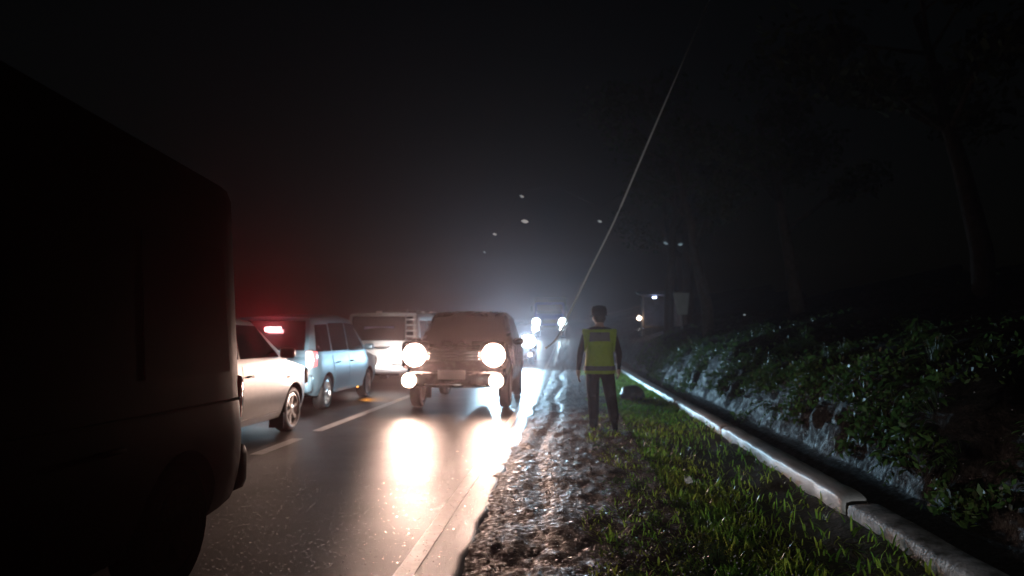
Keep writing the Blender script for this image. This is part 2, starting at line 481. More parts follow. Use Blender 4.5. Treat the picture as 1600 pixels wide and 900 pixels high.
# ------------------------------------------------------------------ vehicles
def interp(pts, y):
    if y <= pts[0][0]: return pts[0][1]
    for (a, za), (b, zb) in zip(pts, pts[1:]):
        if y <= b:
            t = (y - a) / (b - a) if b > a else 0
            return za + (zb - za) * t
    return pts[-1][1]

class Spec: glass = None

def car_funcs(S):
    S.glass = S.glass or M['glass']
    L2, W2 = S.L / 2, S.W / 2
    def hw(y, z):
        p = abs(y) / L2
        e = max(0., (p - S.rstart) / (1 - S.rstart))
        plan = 1 - S.round * e ** 2.4
        if z < S.zb + .22: v = .90 + .10 * max(0, (z - S.zb + .02) / .24) ** .6
        elif z < S.belt - .02:
            t = (z - S.zb - .22) / (S.belt - .02 - S.zb - .22)
            v = 1.0 + .012 * math.sin(math.pi * t) - .022 * t * t
        else: v = .978
        x = W2 * plan * v
        if z > S.belt: x -= (z - S.belt) * S.tumble
        return x
    return hw

def ring_mesh(secs):
    n = len(secs[0]); V = [p for s in secs for p in s]; F = []
    for i in range(len(secs) - 1):
        for k in range(n):
            F.append((i * n + k, i * n + (k + 1) % n, (i + 1) * n + (k + 1) % n, (i + 1) * n + k))
    F.append(tuple(range(n))); F.append(tuple(range((len(secs) - 1) * n, len(secs) * n)))
    return V, F

def fix_normals(me):
    bm = bmesh.new(); bm.from_mesh(me); bmesh.ops.recalc_face_normals(bm, faces=bm.faces); bm.to_mesh(me); bm.free()

def smooth_by_angle(me, ang=35):
    me.polygons.foreach_set('use_smooth', [True] * len(me.polygons))
    bm = bmesh.new(); bm.from_mesh(me)
    for e in bm.edges:
        if len(e.link_faces) == 2 and e.calc_face_angle(0) > R(ang): e.smooth = False
    bm.to_mesh(me); bm.free()

def build_shell(S, hw, root):
    L2 = S.L / 2
    ys = sorted(set([-L2, -L2 + .03, -L2 + .08, -L2 + .16, -L2 + .3, L2 - .3, L2 - .16, L2 - .08, L2 - .03, L2] + list(np.linspace(-L2 + .3, L2 - .3, 24)) + [p[0] for p in S.top if -L2 < p[0] < L2]))
    secs = []
    for y in ys:
        zt = interp(S.top, y); zb = interp(S.bot, y)
        right = []
        for f in (0, .05, .16, .32, .5, .68, .82, .92, .97):
            z = zb + (zt - zb) * f
            right.append((hw(y, z), z))
        xt = hw(y, zt)
        ins = [(xt * .95, zt - .006), (xt * .84, zt + .004), (xt * .5, zt + .016)]
        pts = [(0, zb)] + right + ins + [(0, zt + .02)] + [(-x, z) for (x, z) in reversed(right + ins)]
        secs.append([(x, y, z) for (x, z) in pts])
    V, F = ring_mesh(secs)
    o = me_obj('body', V, F, S.paint, root, False, None, [S.paint, M['under']])
    fix_normals(o.data)
    # wheel arches
    bm = bmesh.new()
    for yw in S.wheels:
        for sx in (-1, 1):
            mtx = Matrix.Translation((sx * (S.W / 2 - .08), yw, S.tr)) @ Matrix.Rotation(math.pi / 2, 4, 'Y')
            bmesh.ops.create_cone(bm, cap_ends=True, segments=28, radius1=S.tr + .06, radius2=S.tr + .06, depth=.44, matrix=mtx)
    cm = bpy.data.meshes.new('cutter'); bm.to_mesh(cm); bm.free()
    cm.materials.append(S.paint); cm.materials.append(M['under'])
    for p in cm.polygons: p.material_index = 1
    co = bpy.data.objects.new('cutter', cm); COL.objects.link(co)
    md = o.modifiers.new('arch', 'BOOLEAN'); md.object = co; md.operation = 'DIFFERENCE'; md.solver = 'EXACT'
    # evaluate in a neutral frame
    pa = o.parent; o.parent = None
    bpy.context.view_layer.update()
    dg = bpy.context.evaluated_depsgraph_get()
    nm = bpy.data.meshes.new_from_object(o.evaluated_get(dg))
    o.modifiers.clear(); o.data = nm; nm.name = 'body'
    bpy.data.objects.remove(co); bpy.data.meshes.remove(cm)
    smooth_by_angle(nm); o.parent = pa
    # cabin
    cy0, cy1 = S.cab[0][0], S.cab[-1][0]
    ys = sorted(set([cy0, cy1] + [p[0] for p in S.cab] + list(np.linspace(cy0, cy1, 22))))
    secs = []
    for y in ys:
        zt = max(interp(S.cab, y), S.belt + .005); z0 = S.belt - .05
        right = [(hw(y, z0), z0)]
        for f in (.0, .3, .6, .82, .93): z = S.belt + (zt - S.belt) * f; right.append((hw(y, z), z))
        xt = hw(y, zt)
        ins = [(xt * .97, S.belt + (zt - S.belt) * .985), (xt * .88, zt), (xt * .5, zt + .012)]
        pts = [(0, z0)] + right + ins + [(0, zt + .018)] + [(-x, z) for (x, z) in reversed(right + ins)]
        secs.append([(x, y, z) for (x, z) in pts])
    V, F = ring_mesh(secs)
    c = me_obj('cabin', V, F, S.paint, root); fix_normals(c.data); smooth_by_angle(c.data, 40)

def side_patch(name, S, hw, side, quad, m, root, off=.006, th=.014, nu=5, nv=4):
    """slab following the car side; quad = 4 (y,z) corners: low rear, low front, top front, top rear"""
    V, F = [], []
    for lay in (off, off - th):
        for j in range(nv):
            for i in range(nu):
                u, v = i / (nu - 1), j / (nv - 1)
                a = Vector(quad[0]).lerp(Vector(quad[1]), u); b = Vector(quad[3]).lerp(Vector(quad[2]), u)
                p = a.lerp(b, v)
                V.append((side * (hw(p.x, p.y) + lay), p.x, p.y))
    n = nu * nv
    for j in range(nv - 1):
        for i in range(nu - 1):
            q = (j * nu + i, j * nu + i + 1, (j + 1) * nu + i + 1, (j + 1) * nu + i)
            F.append(q); F.append(tuple(k + n for k in reversed(q)))
    edge = [i for i in range(nu)] + [(j + 1) * nu - 1 for j in range(1, nv)] + [(nv - 1) * nu + i for i in range(nu - 2, -1, -1)] + [j * nu for j in range(nv - 2, 0, -1)]
    for k in range(len(edge)):
        a, b = edge[k], edge[(k + 1) % len(edge)]
        F.append((b, a, a + n, b + n))
    o = me_obj(name, V, F, m, root); fix_normals(o.data); smooth_by_angle(o.data, 40); return o

def end_glass(name, S, hw, a, b, root, m=None, t0=.10, t1=.90, wk=.90):
    """glass lying on the sloping front or rear of the cabin; a=(y,z) at the belt, b=(y,z) at the roof"""
    d = Vector((b[0] - a[0], b[1] - a[1])); nrm = Vector((d.y, -d.x)).normalized()
    if (nrm.x > 0) != (a[0] > (S.cab[0][0] + S.cab[-1][0]) / 2): nrm = -nrm
    V, F = [], []
    for off in (.022, .004):
        for j in range(4):
            t = t0 + (t1 - t0) * j / 3
            y, z = a[0] + d.x * t, a[1] + d.y * t
            x = hw(y, z) * wk
            for i in range(7):
                u = i / 6 * 2 - 1
                V.append((x * u, y + nrm.x * (off + .014 * (1 - u * u)), z + nrm.y * (off + .014 * (1 - u * u))))
    nu, nv, n = 7, 4, 28
    for j in range(nv - 1):
        for i in range(nu - 1):
            q = (j * nu + i, j * nu + i + 1, (j + 1) * nu + i + 1, (j + 1) * nu + i)
            F.append(q); F.append(tuple(k + n for k in reversed(q)))
    edge = [i for i in range(nu)] + [(j + 1) * nu - 1 for j in range(1, nv)] + [(nv - 1) * nu + i for i in range(nu - 2, -1, -1)] + [j * nu for j in range(nv - 2, 0, -1)]
    for k in range(len(edge)):
        p, q = edge[k], edge[(k + 1) % len(edge)]; F.append((q, p, p + n, q + n))
    o = me_obj(name, V, F, m or M['glass'], root); fix_normals(o.data); smooth_by_angle(o.data, 40); return o

def wheel(S, sx, y, root, spokes=6):
    wx = sx * (S.W / 2 - .115)
    wr = bpy.data.objects.new('wheel', None); COL.objects.link(wr); wr.parent = root; wr.location = (wx, y, S.tr); wr.empty_display_size = .1
    r = S.tr; rr = r * .68; hw_ = .10
    lathe('tyre', [(-hw_ * .8, rr), (-hw_, rr + .03), (-hw_, r - .05), (-hw_ * .85, r - .015), (-hw_ * .5, r), (hw_ * .5, r), (hw_ * .85, r - .015), (hw_, r - .05), (hw_, rr + .03), (hw_ * .8, rr)], getattr(S, 'tyre', M['tyre']), wr, 30, closed=True)
    # rim: barrel, lip, hub and spokes joined in one mesh
    V, F = [], []
    def add(v, f):
        b = len(V); V.extend(v); F.extend([tuple(i + b for i in q) for q in f])
    n = 30
    pr = [(-.085, rr + .002), (.072, rr + .002), (.086, rr + .004), (.09, rr - .012), (.07, rr - .022), (-.03, rr - .03), (-.085, rr - .02)]
    v = []; f = []
    for (t, q) in pr:
        for k in range(n): v.append((sx * t, q * math.cos(6.2832 * k / n), q * math.sin(6.2832 * k / n)))
    for i in range(len(pr)):
        j = (i + 1) % len(pr)
        for k in range(n): f.append((i * n + k, i * n + (k + 1) % n, j * n + (k + 1) % n, j * n + k))
    add(v, f)
    for k in range(spokes):
        a = 6.2832 * k / spokes + .3
        ca, sa = math.cos(a), math.sin(a)
        v = []
        for (rad, wd, x0, x1) in ((.03, .028, .05, .078), (rr * .5, .024, .045, .07), (rr - .012, .036, .05, .08)):
            for (dw, xx) in ((-wd, x0), (wd, x0), (wd * .8, x1), (-wd * .8, x1)):
                v.append((sx * xx, rad * ca - dw * sa, rad * sa + dw * ca))
        f = [(0, 3, 2, 1), (8, 9, 10, 11)]
        for s_ in (0, 4):
            for i in range(4): f.append((s_ + i, s_ + (i + 1) % 4, s_ + 4 + (i + 1) % 4, s_ + 4 + i))
        add(v, f)
    v = []; f = []
    for (t, q) in ((.04, .055), (.082, .05), (.088, .03)):
        for k in range(14): v.append((sx * t, q * math.cos(6.2832 * k / 14), q * math.sin(6.2832 * k / 14)))
    for i in range(2):
        for k in range(14): f.append((i * 14 + k, i * 14 + (k + 1) % 14, (i + 1) * 14 + (k + 1) % 14, (i + 1) * 14 + k))
    f.append(tuple(range(28, 42)))
    add(v, f)
    o = me_obj('rim', V, F, getattr(S, 'rim', M['rim']), wr); fix_normals(o.data); smooth_by_angle(o.data, 35)
    lathe('brake_disc', [(sx * -.02, rr * .62), (sx * .0, rr * .62)], M['under'], wr, 20)
    return wr

def disc_lens(name, c, r, m, root, face=-1, sq=(1, 1), depth=.05, n=24):
    """a domed lamp lens looking along y*face"""
    V, F = [], []
    for (t, k) in ((0, 1.0), (.5, .98), (.85, .8), (1, .4)):
        for i in range(n):
            a = 6.2832 * i / n
            ex = sq[2] if len(sq) > 2 else 1.0
            ca, sa = math.cos(a), math.sin(a)
            ca = math.copysign(abs(ca) ** ex, ca); sa = math.copysign(abs(sa) ** ex, sa)
            V.append((c[0] + r * k * ca * sq[0], c[1] + face * depth * t, c[2] + r * k * sa * sq[1]))
    for i in range(3):
        for k in range(n): F.append((i * n + k, i * n + (k + 1) % n, (i + 1) * n + (k + 1) % n, (i + 1) * n + k))
    F.append(tuple(range(3 * n, 4 * n))); F.append(tuple(range(n)))
    o = me_obj(name, V, F, m, root, True); fix_normals(o.data); return o

def plate(c, face, root, m='plate', w=.40, h=.13, text=True):
    p = rbox('number_plate', c, (w, .012, h), M[m], root, .004)
    # small raised figures, too blurred in the photo to be read
    return p

def basic_car(S, root, doors=True, nspoke=6):
    hw = car_funcs(S)
    build_shell(S, hw, root)
    for y in S.wheels:
        for sx in (-1, 1): wheel(S, sx, y, root, nspoke)
    for side in (-1, 1):
        for q in S.windows: side_patch('side_window', S, hw, side, q, S.glass, root, .005, .016)
        if doors:
            for q in S.doors:
                d = side_patch('door', S, hw, side, q, S.paint, root, .007, .02, 7, 6)
                yh = q[0][0] + .09 if q[3][0] <= q[0][0] + .2 else q[3][0] + .1
                zh = q[3][1] - .13
                h = rbox('door_handle', (side * (hw(yh + .08, zh) + .022), yh + .08, zh), (.03, .16, .028), S.handle, d, .012)
        ym = S.mirror
        if ym is not None:
            a = rbox('side_mirror', (side * (hw(ym, S.belt) + .10), ym, S.belt + .085), (.20, .09, .13), S.mirror_m, root, .035)
    end_glass('windscreen', S, hw, S.cab[-1], S.cab[-2], root)
    end_glass('rear_window', S, hw, S.cab[0], S.cab[1], root)
    rbox('underbody', (0, 0, S.zb + .02), (S.W * .72, S.L * .86, .1), M['under'], root, .03)
    return hw

def headlights(S, root, y, x, z, r, m, power, color, face=1, sq=(1, 1), aim=(0, 1, -.03), size=120, blend=.8, spot_on=True, mats=(None, None)):
    for k, sx in enumerate((-1, 1)):
        hb = rbox('headlight', (sx * x, y - face * .05, z), (r * 2.5 * sq[0], .16, r * 2.5 * sq[1]), M['black'], root, r * .5)
        disc_lens('lens', (sx * x, y + face * .035, z), r, mats[k] or m, hb, face, sq)
        if spot_on: spot('headlight_beam', (sx * x, y + face * .16, z), aim, power, color, size, blend, r * .55, root)

def tail_lights(S, root, y, x, z, w_, h_, m, face=-1):
    for sx in (-1, 1):
        rbox('tail_light', (sx * x, y, z), (w_, .16, h_), m, root, .04)

# --- oncoming dark pickup, front towards the camera
S = Spec(); S.L, S.W, S.zb, S.belt, S.tumble, S.tr = 4.7, 1.82, .42, 1.10, .26, .365
S.round, S.rstart = .20, .72; S.paint = M['paint_dark']; S.handle = M['chrome']; S.mirror = .72; S.mirror_m = M['paint_dark']
S.top = [(-2.35, 1.02), (-2.25, 1.08), (1.0, 1.10), (1.3, 1.10), (2.1, 1.04), (2.28, .98), (2.35, .90)]
S.bot = [(-2.35, .55), (-1.9, .43), (1.9, .42), (2.2, .44), (2.35, .50)]
S.cab = [(-1.35, 1.10), (-1.15, 1.70), (.1, 1.76), (.32, 1.70), (1.0, 1.10)]
S.wheels = (-1.42, 1.42)
S.windows = [[(-1.0, 1.14), (-.15, 1.14), (-.15, 1.62), (-.98, 1.62)], [(-.07, 1.14), (.78, 1.14), (.30, 1.62), (-.07, 1.62)]]
S.doors = [[(-.92, .55), (-.12, .50), (-.12, 1.07), (-1.0, 1.07)], [(-.10, .50), (.92, .50), (.92, 1.07), (-.10, 1.07)]]
FY = 12.45
pk = empty('pickup', 'dark pickup with warm lit headlights driving towards the camera', 'pickup truck', (-1.99, FY + 2.35, 0), math.pi)
hw = basic_car(S, pk, nspoke=6)
yF = 2.35
headlights(S, pk, yF - .03, .675, .965, .19, M['head_warm'], P_PICKUP, WARM, 1, (1.0, 1.0), (.10, 1, -.05), 86, 1.0)
for sx in (-1, 1):
    fb = rbox('fog_lamp', (sx * .735, yF + .09, .545), (.26, .12, .24), M['black'], pk, .05)
    disc_lens('lens', (sx * .735, yF + .145, .545), .12, M['fog_warm'], fb, 1)
    spot('fog_beam', (sx * .735, yF + .22, .545), (0, 1, -.08), P_FOG, WARM, 100, 1.0, .06, pk)
gr = rbox('grille', (0, yF - .03, .95), (.92, .10, .20), M['black'], pk, .03)
for k in range(3): rbox('grille_bar', (0, yF + .03, .895 + .055 * k), (.86, .03, .022), M['chrome'], gr, .008)
rbox('bumper', (0, yF + .0, .56), (1.62, .22, .26), M['paint_dark'], pk, .07)
rbox('skid_plate', (.16, yF + .115, .475), (.62, .02, .035), M['chrome'], pk, .008)
plate((.02, yF + .125, .64), 1, pk, 'plate_dark', .46, .15)
for sx in (-1, 1): rbox('mud_flap', (sx * .76, 1.0, .30), (.24, .02, .34), M['black'], pk, .005)
ax = tube('rear_axle', [(-.75, -1.42, .365), (.75, -1.42, .365)], .05, M['under'], pk, 10)
lathe('differential', [(-.17, .05), (-.12, .12), (-.04, .165), (.04, .165), (.12, .12), (.17, .05)], M['under'], ax, 16, 'X', (-.12, -1.42, .345))
rbox('cargo_bed', (0, -1.85, .98), (1.70, .95, .30), M['paint_dark'], pk, .03)

# --- black car in the left foreground, its dark flank filling the frame edge
S = Spec(); S.L, S.W, S.zb, S.belt, S.tumble, S.tr = 4.4, 1.74, .30, .98, .20, .33
S.round, S.rstart = .10, .86; S.paint = M['paint_black']; S.handle = M['trim_black']; S.mirror = 1.6; S.mirror_m = M['paint_black']
S.top = [(-2.2, .90), (-2.1, .98), (1.9, .98), (2.1, .86), (2.2, .7)]
S.bot = [(-2.2, .42), (-2.05, .34), (-1.7, .28), (1.7, .28), (2.2, .36)]
S.cab = [(-2.14, .98), (-2.06, 2.22), (-.2, 2.36), (1.2, 2.26), (1.95, .98)]; S.tumble = .06
S.wheels = (-1.38, 1.34)
S.windows = [[(-1.92, 1.10), (-1.05, 1.10), (-1.05, 1.82), (-1.88, 1.82)], [(-.97, 1.10), (-.12, 1.10), (-.12, 1.84), (-.97, 1.84)], [(-.04, 1.10), (1.3, 1.10), (1.0, 1.84), (-.04, 1.84)]]
S.doors = [[(-.92, .40), (-.10, .38), (-.10, .94), (-1.0, .94)], [(-.08, .38), (.95, .38), (.95, .94), (-.08, .94)]]
S.glass = M['glass_black']; S.rim = M['dark_void_black']; S.tyre = M['dark_void_black']
bk = empty('black_van', 'unlit black van filling the left edge of the foreground as a dark mass', 'van', (-2.86, 2.32, 0), math.pi)
hw = basic_car(S, bk, nspoke=5)
for side in (-1, 1): side_patch('crease_strip', S, hw, side, [(-2.05, .925), (1.5, .925), (1.5, .94), (-2.05, .94)], M['trim_black'], bk, .014, .01, 16, 2)  # raised strip added to show the faint light along the body crease
rbox('bumper', (0, -2.17, .50), (1.66, .22, .30), M['paint_black'], bk, .07)
tail_lights(S, bk, -2.12, .74, .92, .16, .30, M['tail'])
plate((0, -2.29, .55), -1, bk, 'plate', .40, .13)
headlights(S, bk, 2.12, .66, .70, .10, M['glass'], 0, WARM, 1, (1.4, .8), spot_on=False)

# --- silver hatchback in the queue on the left
S = Spec(); S.L, S.W, S.zb, S.belt, S.tumble, S.tr = 4.05, 1.70, .24, .99, .24, .305
S.round, S.rstart = .22, .70; S.paint = M['paint_silver']; S.handle = M['paint_silver']; S.mirror = .78; S.mirror_m = M['paint_silver']
S.top = [(-2.02, .86), (-1.9, .98), (.9, .99), (1.05, .99), (1.75, .87), (1.95, .76), (2.02, .66)]
S.bot = [(-2.02, .36), (-1.7, .25), (1.6, .22), (2.02, .28)]
S.cab = [(-1.95, .99), (-1.65, 1.44), (-.3, 1.53), (.15, 1.48), (1.0, .99)]
S.wheels = (-1.25, 1.27)
S.windows = [[(-1.25, 1.03), (-.42, 1.03), (-.42, 1.42), (-1.2, 1.40)], [(-.36, 1.03), (.75, 1.03), (.20, 1.42), (-.36, 1.43)]]
S.doors = [[(-.82, .36), (-.36, .34), (-.36, .95), (-1.25, .95)], [(-.345, .34), (.78, .34), (.80, .95), (-.345, .95)]]
sv = empty('silver_car', 'silver hatchback lit warm behind the black car with its front alloy wheel showing', 'car', (-4.62, 8.62, 0), 0)
hw = basic_car(S, sv, nspoke=6)
for side in (-1, 1):
    side_patch('sill', S, hw, side, [(-.85, .25), (.82, .25), (.82, .32), (-.85, .32)], M['paint_silver'], sv, .02, .03, 8, 2)
    rbox('mud_flap', (side * .74, .92, .19), (.2, .015, .2), M['black'], sv, .004)
    side_patch('side_indicator', S, hw, side, [(1.0, .74), (1.08, .74), (1.08, .77), (1.0, .77)], M['tail_clear'], sv, .008, .01, 2, 2)
headlights(S, sv, 1.86, .64, .72, .12, M['head_white'], P_QUEUE, (1, .9, .86), 1, (1.3, .8), (-.05, 1, -.02), 54, .9)
rbox('bumper', (0, 1.93, .45), (1.40, .2, .28), M['paint_silver'], sv, .08)
tail_lights(S, sv, -1.93, .68, .9, .15, .3, M['tail'])

# --- blue grey people carrier ahead of it, high brake lamp lit
S = Spec(); S.L, S.W, S.zb, S.belt, S.tumble, S.tr = 4.15, 1.66, .27, .98, .20, .30
S.round, S.rstart = .13, .80; S.paint = M['paint_grey']; S.handle = M['paint_grey']; S.mirror = 1.0; S.mirror_m = M['paint_grey']
S.top = [(-2.07, .88), (-2.02, .98), (1.1, .98), (1.25, .97), (1.85, .86), (2.0, .76), (2.07, .66)]
S.bot = [(-2.07, .34), (-1.85, .27), (1.7, .26), (2.07, .32)]
S.cab = [(-2.04, .98), (-1.86, 1.60), (-.4, 1.68), (.35, 1.62), (1.2, .98)]
S.wheels = (-1.30, 1.33)
S.windows = [[(-1.85, 1.02), (-1.12, 1.02), (-1.12, 1.50), (-1.75, 1.48)], [(-1.05, 1.02), (-.15, 1.02), (-.15, 1.54), (-1.05, 1.52)], [(-.08, 1.02), (.95, 1.02), (.42, 1.52), (-.08, 1.54)]]
S.doors = [[(-.92, .36), (-.11, .36), (-.11, .94), (-1.06, .94)], [(-.095, .36), (.90, .36), (.92, .94), (-.095, .94)]]
mp = empty('people_carrier', 'blue grey people carrier with a red brake lamp glowing in its rear window', 'car', (-5.10, 14.1, 0), 0)
hw = basic_car(S, mp, nspoke=7)
rbox('bumper', (0, -2.05, .50), (1.60, .22, .32), M['paint_grey'], mp, .07)
for side in (-1, 1):
    side_patch('sill', S, hw, side, [(-.92, .27), (.92, .27), (.92, .33), (-.92, .33)], M['paint_grey'], mp, .03, .04, 8, 2)
    rbox('tail_light', (side * .735, -2.0, .90), (.13, .16, .30), M['tail_clear'], mp, .04)
    rbox('tail_light', (side * .80, -1.93, .90), (.05, .16, .26), M['tail_on'], mp, .02)
    rbox('reflector', (side * .64, -2.165, .50), (.16, .02, .06), M['tail_clear'], mp, .008)
bl = rbox('brake_lamp', (.10, -2.015, 1.40), (.27, .05, .06), M['brake_on'], mp, .015)
spot('brake_glow', (.10, -2.10, 1.40), (.38, -1, 0), P_BRAKE, (1, .05, .06), 40, 1.0, .05, mp)
plate((0, -2.17, .62), -1, mp, 'plate', .40, .13)
headlights(S, mp, 1.93, .64, .74, .12, M['head_white'], P_QUEUE * .55, (1, .95, .92), 1, (1.3, .8), (.04, 1, -.03), 54, .9)
for side in (-1, 1): rbox('added_sill_lamp', (side * .79, .62, .262), (.02, .06, .02), M['amber_on'], mp, .006)  # amber lamps added under the sill to go with the orange road patch
spot('orange_patch_beam', (.90, .75, .30), (.55, -.1, -1), 55, (1, .38, .03), 100, .7, .03, mp)  # added beam that throws the orange patch onto the road

# --- small pale van ahead of the people carrier, with a ladder at its rear
S = Spec(); S.L, S.W, S.zb, S.belt, S.tumble, S.tr = 4.2, 1.86, .32, 1.08, .08, .31
S.round, S.rstart = .06, .88; S.paint = M['paint_van']; S.handle = M['black']; S.mirror = 1.55; S.mirror_m = M['black']
S.top = [(-2.1, 1.02), (-2.05, 1.08), (1.7, 1.08), (2.0, .98), (2.1, .86)]
S.bot = [(-2.1, .42), (-1.8, .34), (2.1, .36)]
S.cab = [(-2.09, 1.08), (-2.0, 1.82), (-.4, 1.88), (1.2, 1.80), (1.75, 1.08)]
S.wheels = (-1.25, 1.40)
S.windows = [[(-1.85, 1.13), (-.9, 1.13), (-.9, 1.66), (-1.8, 1.66)], [(-.8, 1.13), (.35, 1.13), (.35, 1.68), (-.8, 1.68)], [(.45, 1.13), (1.4, 1.13), (1.08, 1.66), (.45, 1.66)]]
S.doors = [[(-.85, .46), (.38, .46), (.38, 1.04), (-.85, 1.04)], [(.42, .46), (1.0, .46), (1.05, 1.04), (.42, 1.04)]]
vn = empty('van', 'small pale van with a rear ladder and bright number plate in the left queue', 'van', (-4.62, 19.9, gz(18)), 0)
hw = basic_car(S, vn, nspoke=5)
rbox('bumper', (0, -2.09, .48), (1.74, .24, .22), M['metal'], vn, .05)
rbox('tailgate_trim', (0, -2.115, .98), (1.2, .03, .06), M['chrome'], vn, .01)
for side in (-1, 1): rbox('tail_light', (side * .80, -2.06, .84), (.2, .14, .32), M['tail_clear'], vn, .04)
plate((.02, -2.22, .56), -1, vn, 'plate', .52, .17)
ld = bpy.data.objects.new('ladder', None); COL.objects.link(ld); ld.parent = vn; ld.empty_display_size = .1
for x in (.62, .88): tube('ladder_rail', [(x, -2.24, 1.05), (x, -2.22, 1.80), (x, -2.05, 1.92)], .014, M['metal'], ld, 8)
for k in range(6): tube('rung', [(.62, -2.24, 1.13 + .135 * k), (.88, -2.24, 1.13 + .135 * k)], .017, M['reflect'], ld, 8)
headlights(S, vn, 2.0, .70, .76, .12, M['head_white'], 320, (1, .95, .92), 1, (1.2, .8), (-.05, 1, .02), 60, .9)
rbox('roof_lamp', (-.1, -2.03, 1.86), (.16, .05, .035), M['tail_clear'], vn, .012)
rbox('window_sticker', (-.08, -2.075, 1.42), (.75, .006, .16), mat('sticker_mauve', (.20, .17, .30), .5), vn, .001)

# --- dark box truck further ahead
bt = empty('box_truck', 'dark box truck beyond the pale van with three slanted pale stripes on it', 'truck', (-6.05, 28.2, gz(26)), 0)
rbox('cargo_box', (0, 0, 1.45), (2.0, 4.2, 1.2), M['matt_dark'], bt, .03)
rbox('chassis', (0, .4, .72), (.9, 5.6, .2), M['under'], bt, .02)
rbox('cab', (0, 2.9, 1.35), (1.8, 1.3, 1.5), M['paint_dark'], bt, .12)
rbox('rear_bumper', (0, -2.05, .62), (1.9, .08, .14), M['metal'], bt, .02)
for k in range(3): rbox('stripe', (.84, -2.112, 1.93 - .19 * k), (.26, .014, .07), M['reflect'], bt, .004, Matrix.Rotation(R(35), 3, 'Y'))
T = Spec(); T.W, T.tr = 1.95, .38
for y in (-1.2, 2.7):
    for sx in (-1, 1): wheel(T, sx, y, bt, 5)
for sx in (-1, 1): rbox('tail_light', (sx * .8, -2.1, .74), (.2, .04, .1), M['tail'], bt, .01)

# --- second oncoming car behind the pickup, cool headlights
S = Spec(); S.L, S.W, S.zb, S.belt, S.tumble, S.tr = 4.2, 1.70, .26, 1.0, .24, .31
S.round, S.rstart = .2, .72; S.paint = M['paint_dark']; S.handle = M['black']; S.mirror = .8; S.mirror_m = M['paint_dark']
S.top = [(-2.1, .9), (-2.0, 1.0), (1.0, 1.0), (1.15, 1.0), (1.85, .93), (2.03, .86), (2.1, .74)]
S.bot = [(-2.1, .36), (-1.8, .27), (1.7, .26), (2.1, .32)]
S.cab = [(-2.0, 1.0), (-1.75, 1.52), (-.3, 1.62), (.25, 1.56), (1.08, 1.0)]
S.wheels = (-1.28, 1.30)
S.windows = [[(-1.3, 1.04), (-.42, 1.04), (-.42, 1.48), (-1.25, 1.46)], [(-.36, 1.04), (.8, 1.04), (.3, 1.48), (-.36, 1.5)]]
S.doors = [[(-.85, .38), (-.36, .36), (-.36, .96), (-1.2, .96)], [(-.345, .36), (.82, .36), (.84, .96), (-.345, .96)]]
c2 = empty('oncoming_car', 'dark car with a cool white headlight following close behind the pickup', 'car', (-2.30, 30.0, gz(28.5)), math.pi)
hw = basic_car(S, c2, nspoke=6)
headlights(S, c2, 2.05, .66, .90, .25, M['head_cool'], P_SECOND, COOL, 1, (1.1, .95), (-.13, 1, -.045), 58, 1.0)
for sx in (-1, 1):
    fb = rbox('fog_lamp', (sx * .74, 2.06, .40), (.2, .1, .16), M['black'], c2, .03)
    disc_lens('lens', (sx * .74, 2.10, .40), .06, M['fog_warm'], fb, 1)
rbox('bumper', (0, 2.04, .46), (1.45, .2, .26), M['paint_dark'], c2, .07)
plate((0, 2.15, .52), 1, c2, 'plate_dark', .42, .13)

# --- blue truck further back
tk = empty('blue_truck', 'distant blue fronted truck with cool headlights at the end of the road', 'truck', (-1.45, 50.0, gz(50)), math.pi)
rbox('cab', (0, .6, 1.45), (2.0, 1.5, 1.7), M['paint_blue'], tk, .15)
rbox('windscreen', (0, 1.36, 1.85), (1.7, .04, .65), M['glass'], tk, .01)
rbox('bumper', (0, 1.40, .62), (2.0, .2, .3), M['metal'], tk, .05)
rbox('grille', (0, 1.37, 1.05), (1.0, .05, .28), M['black'], tk, .02)
rbox('cargo_box', (0, -2.3, 1.75), (2.1, 4.0, 2.0), M['matt_dark'], tk, .04)
rbox('chassis', (0, -1.2, .7), (.9, 5.4, .2), M['under'], tk, .02)
T = Spec(); T.W, T.tr = 2.0, .42
for y in (.7, -3.2):
    for sx in (-1, 1): wheel(T, sx, y, tk, 5)
headlights(S, tk, 1.40, .86, 1.0, .24, M['head_cool'], P_TRUCK, COOL, 1, (1, 1), (0, 1, -.03), 56, 1.0)
for sx in (-1, 1):
    disc_lens('fog_lamp', (sx * .80, 1.53, .55), .09, M['head_cool'], tk, 1)
for sx in (-1, 1): rbox('side_mirror', (sx * 1.15, 1.3, 1.9), (.12, .05, .34), M['black'], tk, .02)

# headlights of the next car in the queue, just outside the left edge of the picture
for x in (-5.4, -4.35): spot('queue_beam', (x, 4.9, .72), (-.06, 1, -.08), 14, YELLOW, 44, .8, .07)
spot('unseen_rear_beam', (.9, -7.0, 1.0), (.03, 1, .03), 1300, (1, .97, .92), 27, 1.0, .08)  # unseen beam added behind the camera to light vest, cable and leaves

